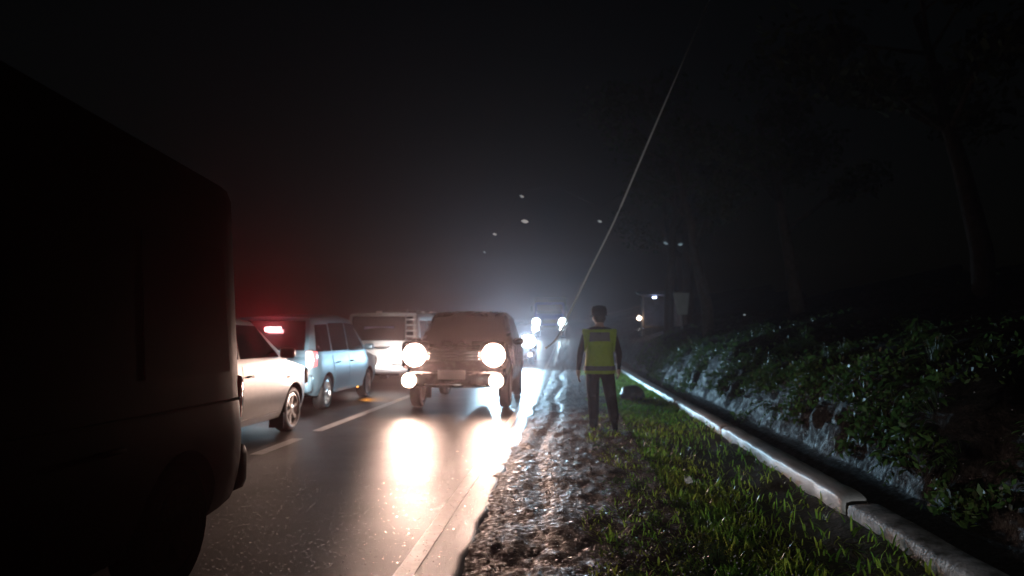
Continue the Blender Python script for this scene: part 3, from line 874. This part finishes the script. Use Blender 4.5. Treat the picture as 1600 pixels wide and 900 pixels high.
# ------------------------------------------------------------------ police officer walking away
def build_person():
    root = empty('person', 'person in a lime safety vest and dark clothes walking away along the muddy verge', 'person', (.37, 9.95, .0), 0)
    s = .965
    J, E, RD = [], [], []
    def v(x, y, z, r, p=None, r2=None):
        J.append((x * s, y * s, z * s)); RD.append((r * s, (r2 or r) * s)); i = len(J) - 1
        if p is not None: E.append((p, i))
        return i
    pel = v(0, 0, .93, .17, None, .125)
    ab = v(0, .01, 1.08, .175, pel, .13); ch = v(0, 0, 1.25, .195, ab, .135); ub = v(0, -.015, 1.385, .165, ch, .115)
    nk = v(0, 0, 1.475, .056, ub); sk = v(0, .012, 1.53, .062, nk); hd = v(0, .02, 1.595, .088, sk, .098); tp = v(0, .015, 1.675, .066, hd)
    v(0, .125, 1.575, .014, hd)                               # nose
    for sx in (-1, 1): v(sx * .092, .01, 1.585, .014, hd)      # ears
    def arm(sx, el, wr, curl):
        sh = v(sx * .175, -.01, 1.385, .068, ub); m1 = v(*(Vector((sx * .175, -.01, 1.385)).lerp(Vector(el), .5)), .056, sh)
        e = v(*el, .047, m1); f = v(*Vector(el).lerp(Vector(wr), .4), .044, e); w_ = v(*wr, .030, f)
        pm = v(wr[0], wr[1] + .01, wr[2] - .055, .034, w_, .022)
        for k in range(4):
            yy = wr[1] + .045 - .027 * k; ln = (.036, .042, .039, .030)[k]
            a = v(wr[0], yy, wr[2] - .105, .0115, pm)
            b = v(wr[0] - sx * .008, yy + .003, wr[2] - .105 - ln, .0098, a)
            v(wr[0] - sx * (.022 + curl), yy + .008, wr[2] - .105 - ln * 1.8, .008, b)
        a = v(wr[0] - sx * .012, wr[1] + .055, wr[2] - .055, .0125, w_); v(wr[0] - sx * .018, wr[1] + .075, wr[2] - .10, .010, a)
    arm(-1, (-.262, -.08, 1.13), (-.292, -.03, .88), .008)
    arm(1, (.268, .0, 1.11), (.275, .17, .915), .014)
    def leg(sx, kn, an, hl, toe):
        hp = v(sx * .10, 0, .86, .118, pel, .11); t = v(*Vector((sx * .105, 0, .86)).lerp(Vector(kn), .5), .104, hp)
        k = v(*kn, .088, t); c = v(*Vector(kn).lerp(Vector(an), .4), .082, k, .084); a = v(*an, .066, c)
        v(*hl, .045, a); f = v(*Vector(an).lerp(Vector(toe), .6), .046, a, .040); v(*toe, .040, f, .030)
    leg(-1, (-.085, .12, .485), (-.085, .17, .10), (-.085, .12, .06), (-.105, .34, .04))
    leg(1, (.155, .10, .50), (.185, -.20, .22), (.185, -.255, .22), (.205, -.08, .06))
    me = bpy.data.meshes.new('body'); me.from_pydata(J, E, []); me.update()
    o = bpy.data.objects.new('body', me); COL.objects.link(o)
    sm = o.modifiers.new('skin', 'SKIN'); sm.use_smooth_shade = True
    for i, d in enumerate(me.skin_vertices[0].data):
        d.radius = RD[i]; d.use_root = (i == 0)
    o.modifiers.new('sub', 'SUBSURF').levels = 2
    o.modifiers['sub'].render_levels = 2
    bpy.context.view_layer.update()
    nm = bpy.data.meshes.new_from_object(o.evaluated_get(bpy.context.evaluated_depsgraph_get()))
    o.modifiers.clear(); o.data = nm; nm.name = 'body'; o.parent = root
    for q in ('uniform', 'skin', 'boot', 'hair'): nm.materials.append(M[q])
    zn = lambda z: z / s
    for p in nm.polygons:
        c = p.center; z = zn(c.z); x = abs(c.x) / s
        p.use_smooth = True
        if z > 1.47: p.material_index = 3 if (z > 1.53 and c.y < .03 and x < .1) or z > 1.63 else 1
        elif z < .19: p.material_index = 2
        elif z < .875 and x > .25: p.material_index = 1
        else: p.material_index = 0
    # garments: shells lifted off the torso
    def shell(name, zlo, zhi, m, off, xl, cond=lambda c: True):
        bm = bmesh.new(); bm.from_mesh(nm)
        for co, no in [((0, 0, zlo), (0, 0, 1)), ((0, 0, zhi), (0, 0, 1)), ((xl, 0, 0), (1, 0, 0)), ((-xl, 0, 0), (1, 0, 0)), ((0, 0, 0), (0, 1, 0))]:
            bmesh.ops.bisect_plane(bm, geom=bm.verts[:] + bm.edges[:] + bm.faces[:], plane_co=co, plane_no=no)
        bm.normal_update(); bm.verts.index_update()
        V, F, idx = [], [], {}
        for f in bm.faces:
            c = f.calc_center_median()
            if not (zlo < c.z < zhi and abs(c.x) < xl and cond(c)): continue
            q = []
            for vv in f.verts:
                if vv.index not in idx:
                    idx[vv.index] = len(V); n = vv.normal
                    V.append(vv.co + n * off)
                q.append(idx[vv.index])
            F.append(q)
        if not F: return None
        k = len(V)
        ob = me_obj(name, V, F, m, root, True)
        sd = ob.modifiers.new('thick', 'SOLIDIFY'); sd.thickness = .006; sd.offset = 1
        bm.free(); return ob
    tor = lambda c: abs(c.x) < .215
    shell('vest', .80, 1.375, M['lime'], .014, .21)
    shell('reflective_band', .845, .90, M['vestgrey'], .024, .205)
    shell('back_panel', 1.225, 1.335, M['vestgrey'], .024, .13, lambda c: c.y < 0)
    cp = lathe('cap', [(1.565, .098), (1.60, .103), (1.65, .103), (1.69, .085), (1.705, .03)], M['uniform'], root, 24, 'Z', (0, .012, 0))
    V = []
    for r_, z in ((.10, 1.57), (.165, 1.552)):
        for k in range(9):
            a = math.pi * (.12 + .76 * k / 8); V.append((r_ * math.cos(a) * (1 if r_ < .15 else .8), .012 + r_ * math.sin(a), z))
    F = [(k, k + 1, k + 10, k + 9) for k in range(8)]
    vs = me_obj('visor', V, F, M['boot'], cp); vs.modifiers.new('t', 'SOLIDIFY').thickness = .006
    return root
person = build_person()

# ------------------------------------------------------------------ slack cable
pts = []
ctrl = [((1195, -200), 12.2), ((1100, 20), 12.0), ((1035, 170), 11.7), ((1000, 252), 11.5), ((960, 345), 11.3), ((920, 426), 11.1), ((888, 494), 10.9), ((874, 522), 10.8), ((864, 535), 10.75), ((852, 544), 10.7)]
cz, sz_, cp_, sp_ = math.cos(YAW), math.sin(YAW), math.cos(PITCH), math.sin(PITCH)
fw = Vector((-sz_ * cp_, cz * cp_, sp_)); rt = Vector((cz, sz_, 0)); up = rt.cross(fw)
def at(px, py, d): return Vector((0, 0, CAM_H)) + fw * d + rt * ((px - 800) / FPX * d) + up * ((450 - py) / FPX * d)
cp3 = [at(p[0], p[1], d) for p, d in ctrl]
def catmull(P, n=8):
    out = []
    for i in range(len(P) - 1):
        p0, p1, p2, p3 = P[max(i - 1, 0)], P[i], P[i + 1], P[min(i + 2, len(P) - 1)]
        for k in range(n):
            t = k / n
            out.append(.5 * ((2 * p1) + (p2 - p0) * t + (2 * p0 - 5 * p1 + 4 * p2 - p3) * t * t + (3 * p1 - p0 - 3 * p2 + p3) * t ** 3))
    out.append(P[-1]); return out
cb = tube('cable', catmull(cp3), [.015 - .009 * min(1, max(0, (p.z - 4.4) / 2.0)) for p in catmull(cp3)], M['cable'], None, 8)
tag(cb, 'thin pale cable slanting down from the dark top right to the headlights', 'cable')

# ------------------------------------------------------------------ kiosk, sign, lamps on the far right verge
kx, ky, kz = 3.40, 31.0, 1.2
ks = empty('roadside_kiosk', 'dark roadside kiosk with a warm lamp in front and a bluish lamp above', 'kiosk', (kx, ky, kz))
rbox('wall', (.35, .9, .85), (1.5, .06, 1.7), M['wall'], ks, .01)
for x in (-.42, 1.12): rbox('wall', (x, .45, .85), (.05, .84, 1.7), M['wall'], ks, .01)
rbox('counter', (.35, .0, .42), (1.5, .28, .06), M['wood'], ks, .01)
rbox('front_board', (.35, .06, .2), (1.5, .04, .40), M['wood'], ks, .01)
rbox('roof', (.35, .35, 1.82), (2.0, 1.6, .05), M['zinc'], ks, .01, Matrix.Rotation(R(8), 3, 'X'))
for x in (-.45, 1.15): tube('post', [(x, -.1, -.2), (x, -.1, 1.72)], .035, M['wood'], ks, 8)
hl = rbox('lamp', (-.62, -.12, .78), (.22, .08, .22), M['black'], ks, .03, Matrix.Rotation(R(30), 3, 'Y'))
rbox('lamp_glass', (-.62, -.18, .78), (.16, .04, .17), mat('warm_bulb', (.9, .8, .7), .3, emit=(1, .80, .66), es=4.0), hl, .02, Matrix.Rotation(R(30), 3, 'Y'))
point('lamp_glow', (-.62, -.32, .76), 9, (1, .78, .62), .04, ks)
rbox('display_tray', (-.62, -.16, .30), (.36, .2, .05), M['chrome'], ks, .015)
hl = rbox('eave_lamp', (-.02, -.44, 1.62), (.20, .08, .10), M['black'], ks, .02)
rbox('lamp_glass', (-.02, -.49, 1.61), (.16, .03, .05), mat('blue_bulb', (.8, .85, .95), .3, emit=(.55, .68, 1.0), es=7), hl, .01)
point('eave_glow', (-.02, -.60, 1.60), 5, (.5, .62, 1), .03, ks)

sg = empty('sign_board', 'small pale tapered board on a post up on the dark right bank', 'sign', (3.72, 25.5, 1.0))
V = [(-.27, -.02, 1.72), (.27, -.02, 1.72), (.20, -.02, .98), (-.13, -.02, .98), (-.27, .02, 1.72), (.27, .02, 1.72), (.20, .02, .98), (-.13, .02, .98)]
F = [(0, 3, 2, 1), (4, 5, 6, 7), (0, 1, 5, 4), (1, 2, 6, 5), (2, 3, 7, 6), (3, 0, 4, 7)]
o = me_obj('board', V, F, M['sign'], sg); fix_normals(o.data)
tube('post', [(.03, .06, -.4), (.03, .06, 1.66)], .03, M['metal'], sg, 8)

# ------------------------------------------------------------------ trees on the bank
def leaves(centers, radii, n, size):
    V = []; ci = rng.integers(0, len(centers), n)
    C = np.array(centers)[ci]; Rr = np.array(radii)[ci][:, None]
    d = rng.normal(size=(n, 3)); d /= np.linalg.norm(d, axis=1)[:, None]
    P = C + d * Rr * (rng.random((n, 1)) ** .45) * np.array([[1, 1, .75]])
    a = rng.normal(size=(n, 3)); a /= np.linalg.norm(a, axis=1)[:, None]
    b = np.cross(a, rng.normal(size=(n, 3))); b /= np.linalg.norm(b, axis=1)[:, None]
    ss = rng.uniform(.6, 1.3, (n, 1)) * size
    V = np.stack([P - a * ss, P + b * ss * .45, P + a * ss, P - b * ss * .45], 1)
    return V.reshape(-1, 3), np.arange(n * 4).reshape(n, 4)
def tree(x, y, z, h, lean, label, spread=2.2, nl=2600, r0=.16, fork=None):
    z = bank_z(x, y)
    t = empty('tree', label, 'tree', (x, y, z), 0, 'trees on the right bank')
    V, F = [], []
    def add(v, f):
        b = len(V); V.extend(v); F.extend([tuple(i + b for i in q) for q in f])
    tp = [(0, 0, -.4)]; 
    for k in range(1, 8): f = k / 7; tp.append((lean[0] * f ** 1.3 + random.uniform(-.06, .06), lean[1] * f, h * .72 * f))
    add(*tube_geo(tp, [r0 * (1.15 - .8 * k / 7) for k in range(8)], 9))
    cen, rad = [], []
    for k in range(9):
        i = random.randint(3, 7); p = Vector(tp[i]); a = random.uniform(0, 6.28); l = random.uniform(.7, 1.1) * spread
        e = p + Vector((math.cos(a) * l, math.sin(a) * l, random.uniform(.5, 1.6)))
        m_ = p.lerp(e, .5) + Vector((0, 0, random.uniform(-.1, .35)))
        rr = r0 * (1.1 - .8 * i / 7) * .6
        add(*tube_geo([p, m_, e], [rr, rr * .65, rr * .3], 6))
        cen += [e, m_.lerp(e, .5)]; rad += [random.uniform(.6, 1.1), random.uniform(.4, .7)]
    cen.append(Vector(tp[-1]) + Vector((0, 0, h * .15))); rad.append(1.0)
    o = me_obj('trunk', V, F, M['bark'], t, True)
    v, f = leaves([tuple(c) for c in cen], rad, nl, .11)
    np_obj('crown', v, f, M['leaf'], t)
    return t
tree(3.55, 27.5, 1.0, 9.0, (.5, 0), 'tall slim tree with a pale trunk standing just right of the person', 2.0, 2600, .17)
tree(4.7, 30.0, 1.6, 9.5, (-.2, .3), 'tall tree with a leaning trunk behind the small kiosk sign', 2.3, 2600, .2)
tree(6.0, 20.0, 2.1, 7.5, (-1.1, -.3), 'bushy dark tree on the bank leaning towards the road', 2.2, 3000, .17)
tree(7.2, 13.5, 2.4, 7.0, (-.9, .2), 'dark leafy tree at the right edge above the stone bank', 2.0, 3000, .18)
tree(5.6, 40.0, 2.0, 10.0, (-.8, 0), 'most distant dark tree on the bank beyond the kiosk', 2.6, 2600, .2)
ov = tree(4.0, 22.0, 1.3, 8.0, (-1.2, -.6), 'tree on the bank whose branch of leaves coloured as white glints hangs over the road', 2.0, 2600, .16)
# hair-thin bough with a few near-white leaves, headlight glints put into their colour
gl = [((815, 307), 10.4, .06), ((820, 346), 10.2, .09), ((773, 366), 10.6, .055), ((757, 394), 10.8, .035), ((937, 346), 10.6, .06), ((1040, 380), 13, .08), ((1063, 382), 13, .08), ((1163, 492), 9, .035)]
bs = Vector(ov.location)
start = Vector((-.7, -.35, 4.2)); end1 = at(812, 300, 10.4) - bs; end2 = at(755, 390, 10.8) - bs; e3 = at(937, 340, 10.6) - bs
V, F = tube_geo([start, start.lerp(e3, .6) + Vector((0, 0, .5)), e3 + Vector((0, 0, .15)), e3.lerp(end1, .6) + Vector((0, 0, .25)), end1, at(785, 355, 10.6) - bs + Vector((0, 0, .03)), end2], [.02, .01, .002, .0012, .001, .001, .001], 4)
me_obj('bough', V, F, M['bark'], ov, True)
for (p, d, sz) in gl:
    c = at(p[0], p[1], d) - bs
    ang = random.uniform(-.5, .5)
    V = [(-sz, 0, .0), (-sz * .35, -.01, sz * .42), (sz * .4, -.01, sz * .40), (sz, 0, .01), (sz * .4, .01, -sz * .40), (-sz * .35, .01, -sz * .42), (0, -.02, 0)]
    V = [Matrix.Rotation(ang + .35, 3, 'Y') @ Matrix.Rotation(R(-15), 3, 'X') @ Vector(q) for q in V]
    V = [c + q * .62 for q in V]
    me_obj('leaf', V, [(0, 1, 6), (1, 2, 6), (2, 3, 6), (3, 4, 6), (4, 5, 6), (5, 0, 6)], M['glintleaf'], ov)

# ------------------------------------------------------------------ weeds on the bank
def weed_mesh(kind):
    V, F = [], []
    def leaf(p, d, ln, wd, droop):
        d = Vector(d).normalized(); s_ = d.cross(Vector((0, 0, 1))).normalized() * wd
        b = len(V); p = Vector(p)
        for t, k in ((0, .15), (.35, 1), (.7, .8), (1, .05)):
            c = p + d * ln * t - Vector((0, 0, droop * ln * t * t))
            V.extend([c - s_ * k, c + s_ * k])
        for i in range(3): F.append((b + 2 * i, b + 2 * i + 1, b + 2 * i + 3, b + 2 * i + 2))
    if kind == 'fern':
        for k in range(11):
            a = 6.28 * k / 11 + random.uniform(-.3, .3); ln = random.uniform(.3, .6); el = random.uniform(.5, 1.3)
            dx, dy = math.cos(a), math.sin(a)
            leaf_r = [(dx * ln * t / 6, dy * ln * t / 6, ln * (el * t / 6 - (t / 6) ** 2)) for t in range(7)]
            tv, tf = tube_geo(leaf_r, .005, 4); b0 = len(V); V.extend(tv); F.extend([tuple(i + b0 for i in q) for q in tf])
            for j in range(2, 12):
                t = j / 12; p = Vector((dx * ln * t, dy * ln * t, ln * (el * t - 1.0 * t * t)))
                for s_ in (-1, 1): leaf(p, (dx * .4 - dy * s_, dy * .4 + dx * s_, -.15), .10 * (1.15 - t), .012, .4)
    elif kind == 'broad':
        for k in range(46):
            a = random.uniform(0, 6.28); r_ = random.uniform(0, .22); z = random.uniform(.02, .42) * (1 - r_)
            tv, tf = tube_geo([(0, 0, -.06), (math.cos(a) * r_ * .6, math.sin(a) * r_ * .6, z * .7), (math.cos(a) * r_, math.sin(a) * r_, z)], .003, 3, False); b0 = len(V); V.extend(tv); F.extend([tuple(i + b0 for i in q) for q in tf])
            leaf((math.cos(a) * r_, math.sin(a) * r_, z), (math.cos(a), math.sin(a), random.uniform(-.1, .8)), random.uniform(.07, .16), random.uniform(.014, .03), .6)
    else:
        for k in range(50):
            a = random.uniform(0, 6.28); r_ = random.uniform(0, .07)
            leaf((math.cos(a) * r_, math.sin(a) * r_, 0), (math.cos(a) * .5, math.sin(a) * .5, 1), random.uniform(.2, .45), .007, .55)
    me = bpy.data.meshes.new('weed_' + kind); me.from_pydata([tuple(q) for q in V], [], F); me.materials.append(M['weed'])
    me.polygons.foreach_set('use_smooth', [True] * len(me.polygons)); me.update(); return me
WM = {k: weed_mesh(k) for k in ('fern', 'broad', 'tuft')}
WL = {'fern': ('fern', 'wet green fern with arching fronds', 'fern'), 'broad': ('weed', 'leafy green weed clump', 'plant'), 'tuft': ('grass_tuft', 'long bladed grass tuft', 'grass')}
for i in range(130):
    y = 4.0 + 22 * random.random() ** 1.25
    top = random.random() < .72
    zz = (random.uniform(.78, 1.25) if top else random.uniform(.15, .7))
    x = float(kerb_x(y)) + .12 + ((1.0 + (zz - .8) * 1.6) if top else (.72 + .2 * zz))
    k = random.choice(['fern', 'broad', 'broad', 'tuft'])
    nm, lb, ct = WL[k]
    zone = 'nearest part' if y < 7 else ('middle part' if y < 13 else 'far part')
    spot_ = ('on the top edge' if top else 'low on the face') + ' of the earth bank, ' + zone
    lb = lb + ' ' + spot_; gp = ct + ' ' + spot_
    o = bpy.data.objects.new(nm, WM[k]); COL.objects.link(o)
    o.location = (x + random.uniform(-.1, .05), y, zz - .08 + gz(y))
    o.rotation_euler = (random.uniform(-.3, .3), random.uniform(-.5, .0) * (0 if top else 1), random.uniform(0, 6.28))
    q = random.uniform(.55, 1.15); o.scale = (q, q, q)
    tag(o, lb, ct, gp)

for i in range(26):
    y = 2.9 + 7 * random.random() ** 1.2; x = random.uniform(.25, 1.15)
    k = random.choice(['broad', 'tuft', 'broad'])
    nm, lb, ct = WL[k]
    o = bpy.data.objects.new(nm, WM[k]); COL.objects.link(o)
    q = random.uniform(.28, .5); o.scale = (q, q, q * .8)
    o.location = (x, y, float(soil_z(np.array(x), np.array(y))) + .0); o.rotation_euler = (random.uniform(-.2, .2), random.uniform(-.2, .2), random.uniform(0, 6.28))
    zone = 'nearest the camera' if y < 4.6 else ('in the middle of the verge' if y < 7 else 'close to the person')
    tag(o, lb.replace('clump', 'sprig') + ' rooted in the short grass ' + zone, ct, ct + ' sprigs in the grass ' + zone)

# low leaves covering the bank, water drops, wet grit (nobody could count them)
def scatter_leaves(P, lo, hi):
    n = len(P); a = rng.normal(size=(n, 3)); a /= np.linalg.norm(a, axis=1)[:, None]
    b = np.cross(a, rng.normal(size=(n, 3))); b /= np.linalg.norm(b, axis=1)[:, None]
    ss = rng.uniform(lo, hi, (n, 1))
    V = np.stack([P - a * ss, P + b * ss * .42, P + a * ss, P - b * ss * .42], 1)
    return V.reshape(-1, 3), np.arange(n * 4).reshape(n, 4)
BX, BZ = X_bank, Z_bank
n = 80000
ji = (rng.random(n) ** 1.5 * .62 * (BX.shape[1] - 1)).astype(int); ki = rng.integers(3, BX.shape[0] - 4, n)
P = np.stack([BX[ki, ji], Y_bank[ki, ji], BZ[ki, ji]], 1) + rng.normal(size=(n, 3)) * np.array([[.05, .05, .03]])
hh = P[:, 2] - gzv(P[:, 1])
dens = fbm(P[:, 1] * 1.5, hh * 2.4 + 5, 3)
keep = (dens + .22 * np.clip(hh - .45, -.5, .35) - .35 * np.clip(hh - 1.0, 0, 1) > .47) & (P[:, 1] > 2.5)
V, F = scatter_leaves(P[keep] - np.array([[.03, 0, -.02]]), .015, .05)
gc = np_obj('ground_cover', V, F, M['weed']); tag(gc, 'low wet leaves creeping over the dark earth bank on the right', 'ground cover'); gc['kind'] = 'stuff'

OCT_V = np.array([(1, 0, 0), (-1, 0, 0), (0, 1, 0), (0, -1, 0), (0, 0, 1), (0, 0, -1)], float)
OCT_F = np.array([(0, 2, 4), (2, 1, 4), (1, 3, 4), (3, 0, 4), (2, 0, 5), (1, 2, 5), (3, 1, 5), (0, 3, 5)])
def specks(name, P, r, m, label, cat, flat=1.):
    n = len(P)
    V = P[:, None, :] + OCT_V[None] * r[:, None, None] * np.array([1, 1, flat])
    F = (np.arange(n) * 6)[:, None, None] + OCT_F[None]
    o = np_obj(name, V.reshape(-1, 3), F.reshape(-1, 3), m, None, True); tag(o, label, cat); o['kind'] = 'stuff'
n = 12000
gy = 2.4 + 8.5 * rng.random(n) ** 1.3; gx = rng.uniform(-3.3, -.70, n); gr_ = rng.uniform(.0026, .0068, n)
ty = rng.normal(.12, .10, n); tx = rng.normal(0, .12, n); az = rng.uniform(0, 6.28, n)
V = np.zeros((n, 4, 3)); gz_ = .012 * (fbm(gx * .8, gy * .35, 3) - .5) + .0045
for k in range(4):
    bx = np.cos(az + k * 1.5708) * gr_; by = np.sin(az + k * 1.5708) * gr_ * 1.3
    V[:, k] = np.stack([gx + bx, gy + by, gz_ - bx * tx - by * ty], 1)
o = np_obj('wet_grit', V.reshape(-1, 3), np.arange(n * 4).reshape(n, 4), M['grit']); tag(o, 'wet glinting grit lying on the dark asphalt of the near lane', 'grit'); o['kind'] = 'stuff'
n = 1500
dy = 2.4 + 12 * rng.random(n) ** 1.4; dx = rng.uniform(.3, 1.3, n)
Pg = np.stack([dx, dy, soil_z(dx, dy) + rng.uniform(.02, .10, n)], 1)
kk = rng.integers(0, len(P), 1500)
Pb = P[kk] - np.array([[.06, 0, -.02]])
my = 2.4 + 12 * rng.random(1300) ** 1.5; mx = rng.uniform(-.55, .4, 1300)
Pm = np.stack([mx, my, mud_z(mx, my) + .003], 1)
PP = np.concatenate([Pg, Pb, Pm]); rr_ = rng.uniform(.0015, .0055, len(PP)) * (1 + .06 * PP[:, 1])
specks('water_drops', PP, rr_, M['drop'], 'rain drops glinting on the grass, the mud and the bank', 'water drops')

# ------------------------------------------------------------------ small things on the verge
bm = bmesh.new(); bmesh.ops.create_icosphere(bm, subdivisions=3, radius=.25)
for v_ in bm.verts:
    n_ = float(fbm(v_.co.x * 5 + 3, v_.co.y * 5 + v_.co.z * 4, 3)); v_.co *= .75 + .5 * n_; v_.co.z *= .75
me = bpy.data.meshes.new('stone'); bm.to_mesh(me); bm.free(); me.materials.append(M['stone'])
st = bpy.data.objects.new('stone', me); COL.objects.link(st); st.location = (1.22, 15.2, .10)
tag(st, 'dark wet stone lying in the grass just right of the person', 'stone')
bm = bmesh.new(); bmesh.ops.create_grid(bm, x_segments=6, y_segments=6, size=.035)
for v_ in bm.verts:
    v_.co.z = .05 * float(fbm(v_.co.x * 40 + 7, v_.co.y * 40, 2)) + abs(v_.co.x) * .5; v_.co.x *= .8
me = bpy.data.meshes.new('paper_scrap'); bm.to_mesh(me); bm.free(); me.materials.append(M['paper'])
lt = bpy.data.objects.new('paper_scrap', me); COL.objects.link(lt); lt.location = (.93, 6.25, .10); lt.rotation_euler = (R(35), R(10), .4)
lt.modifiers.new('t', 'SOLIDIFY').thickness = .002
tag(lt, 'crumpled scrap of white litter lying in the dark grass', 'litter')

# ------------------------------------------------------------------ haze
hz_m = bpy.data.materials.new('haze_air'); hz_m.use_nodes = True
t = hz_m.node_tree; t.nodes.clear()
om = t.nodes.new('ShaderNodeOutputMaterial'); pv = t.nodes.new('ShaderNodeVolumePrincipled')
pv.inputs['Color'].default_value = (.96, .76, .80, 1)
pv.inputs['Density'].default_value = .0025
pv.inputs['Anisotropy'].default_value = .86
t.links.new(pv.outputs[0], om.inputs['Volume'])
bm = bmesh.new(); bmesh.ops.create_cube(bm, size=1)
bmesh.ops.scale(bm, vec=(150, 180, 20), verts=bm.verts); bmesh.ops.translate(bm, vec=(0, 74, 7.5), verts=bm.verts)
me = bpy.data.meshes.new('haze'); bm.to_mesh(me); bm.free(); me.materials.append(hz_m)
hz_o = bpy.data.objects.new('haze', me); COL.objects.link(hz_o); hz_o['kind'] = 'stuff'
tag(hz_o, 'thin night mist hanging over the road and traffic', 'haze')
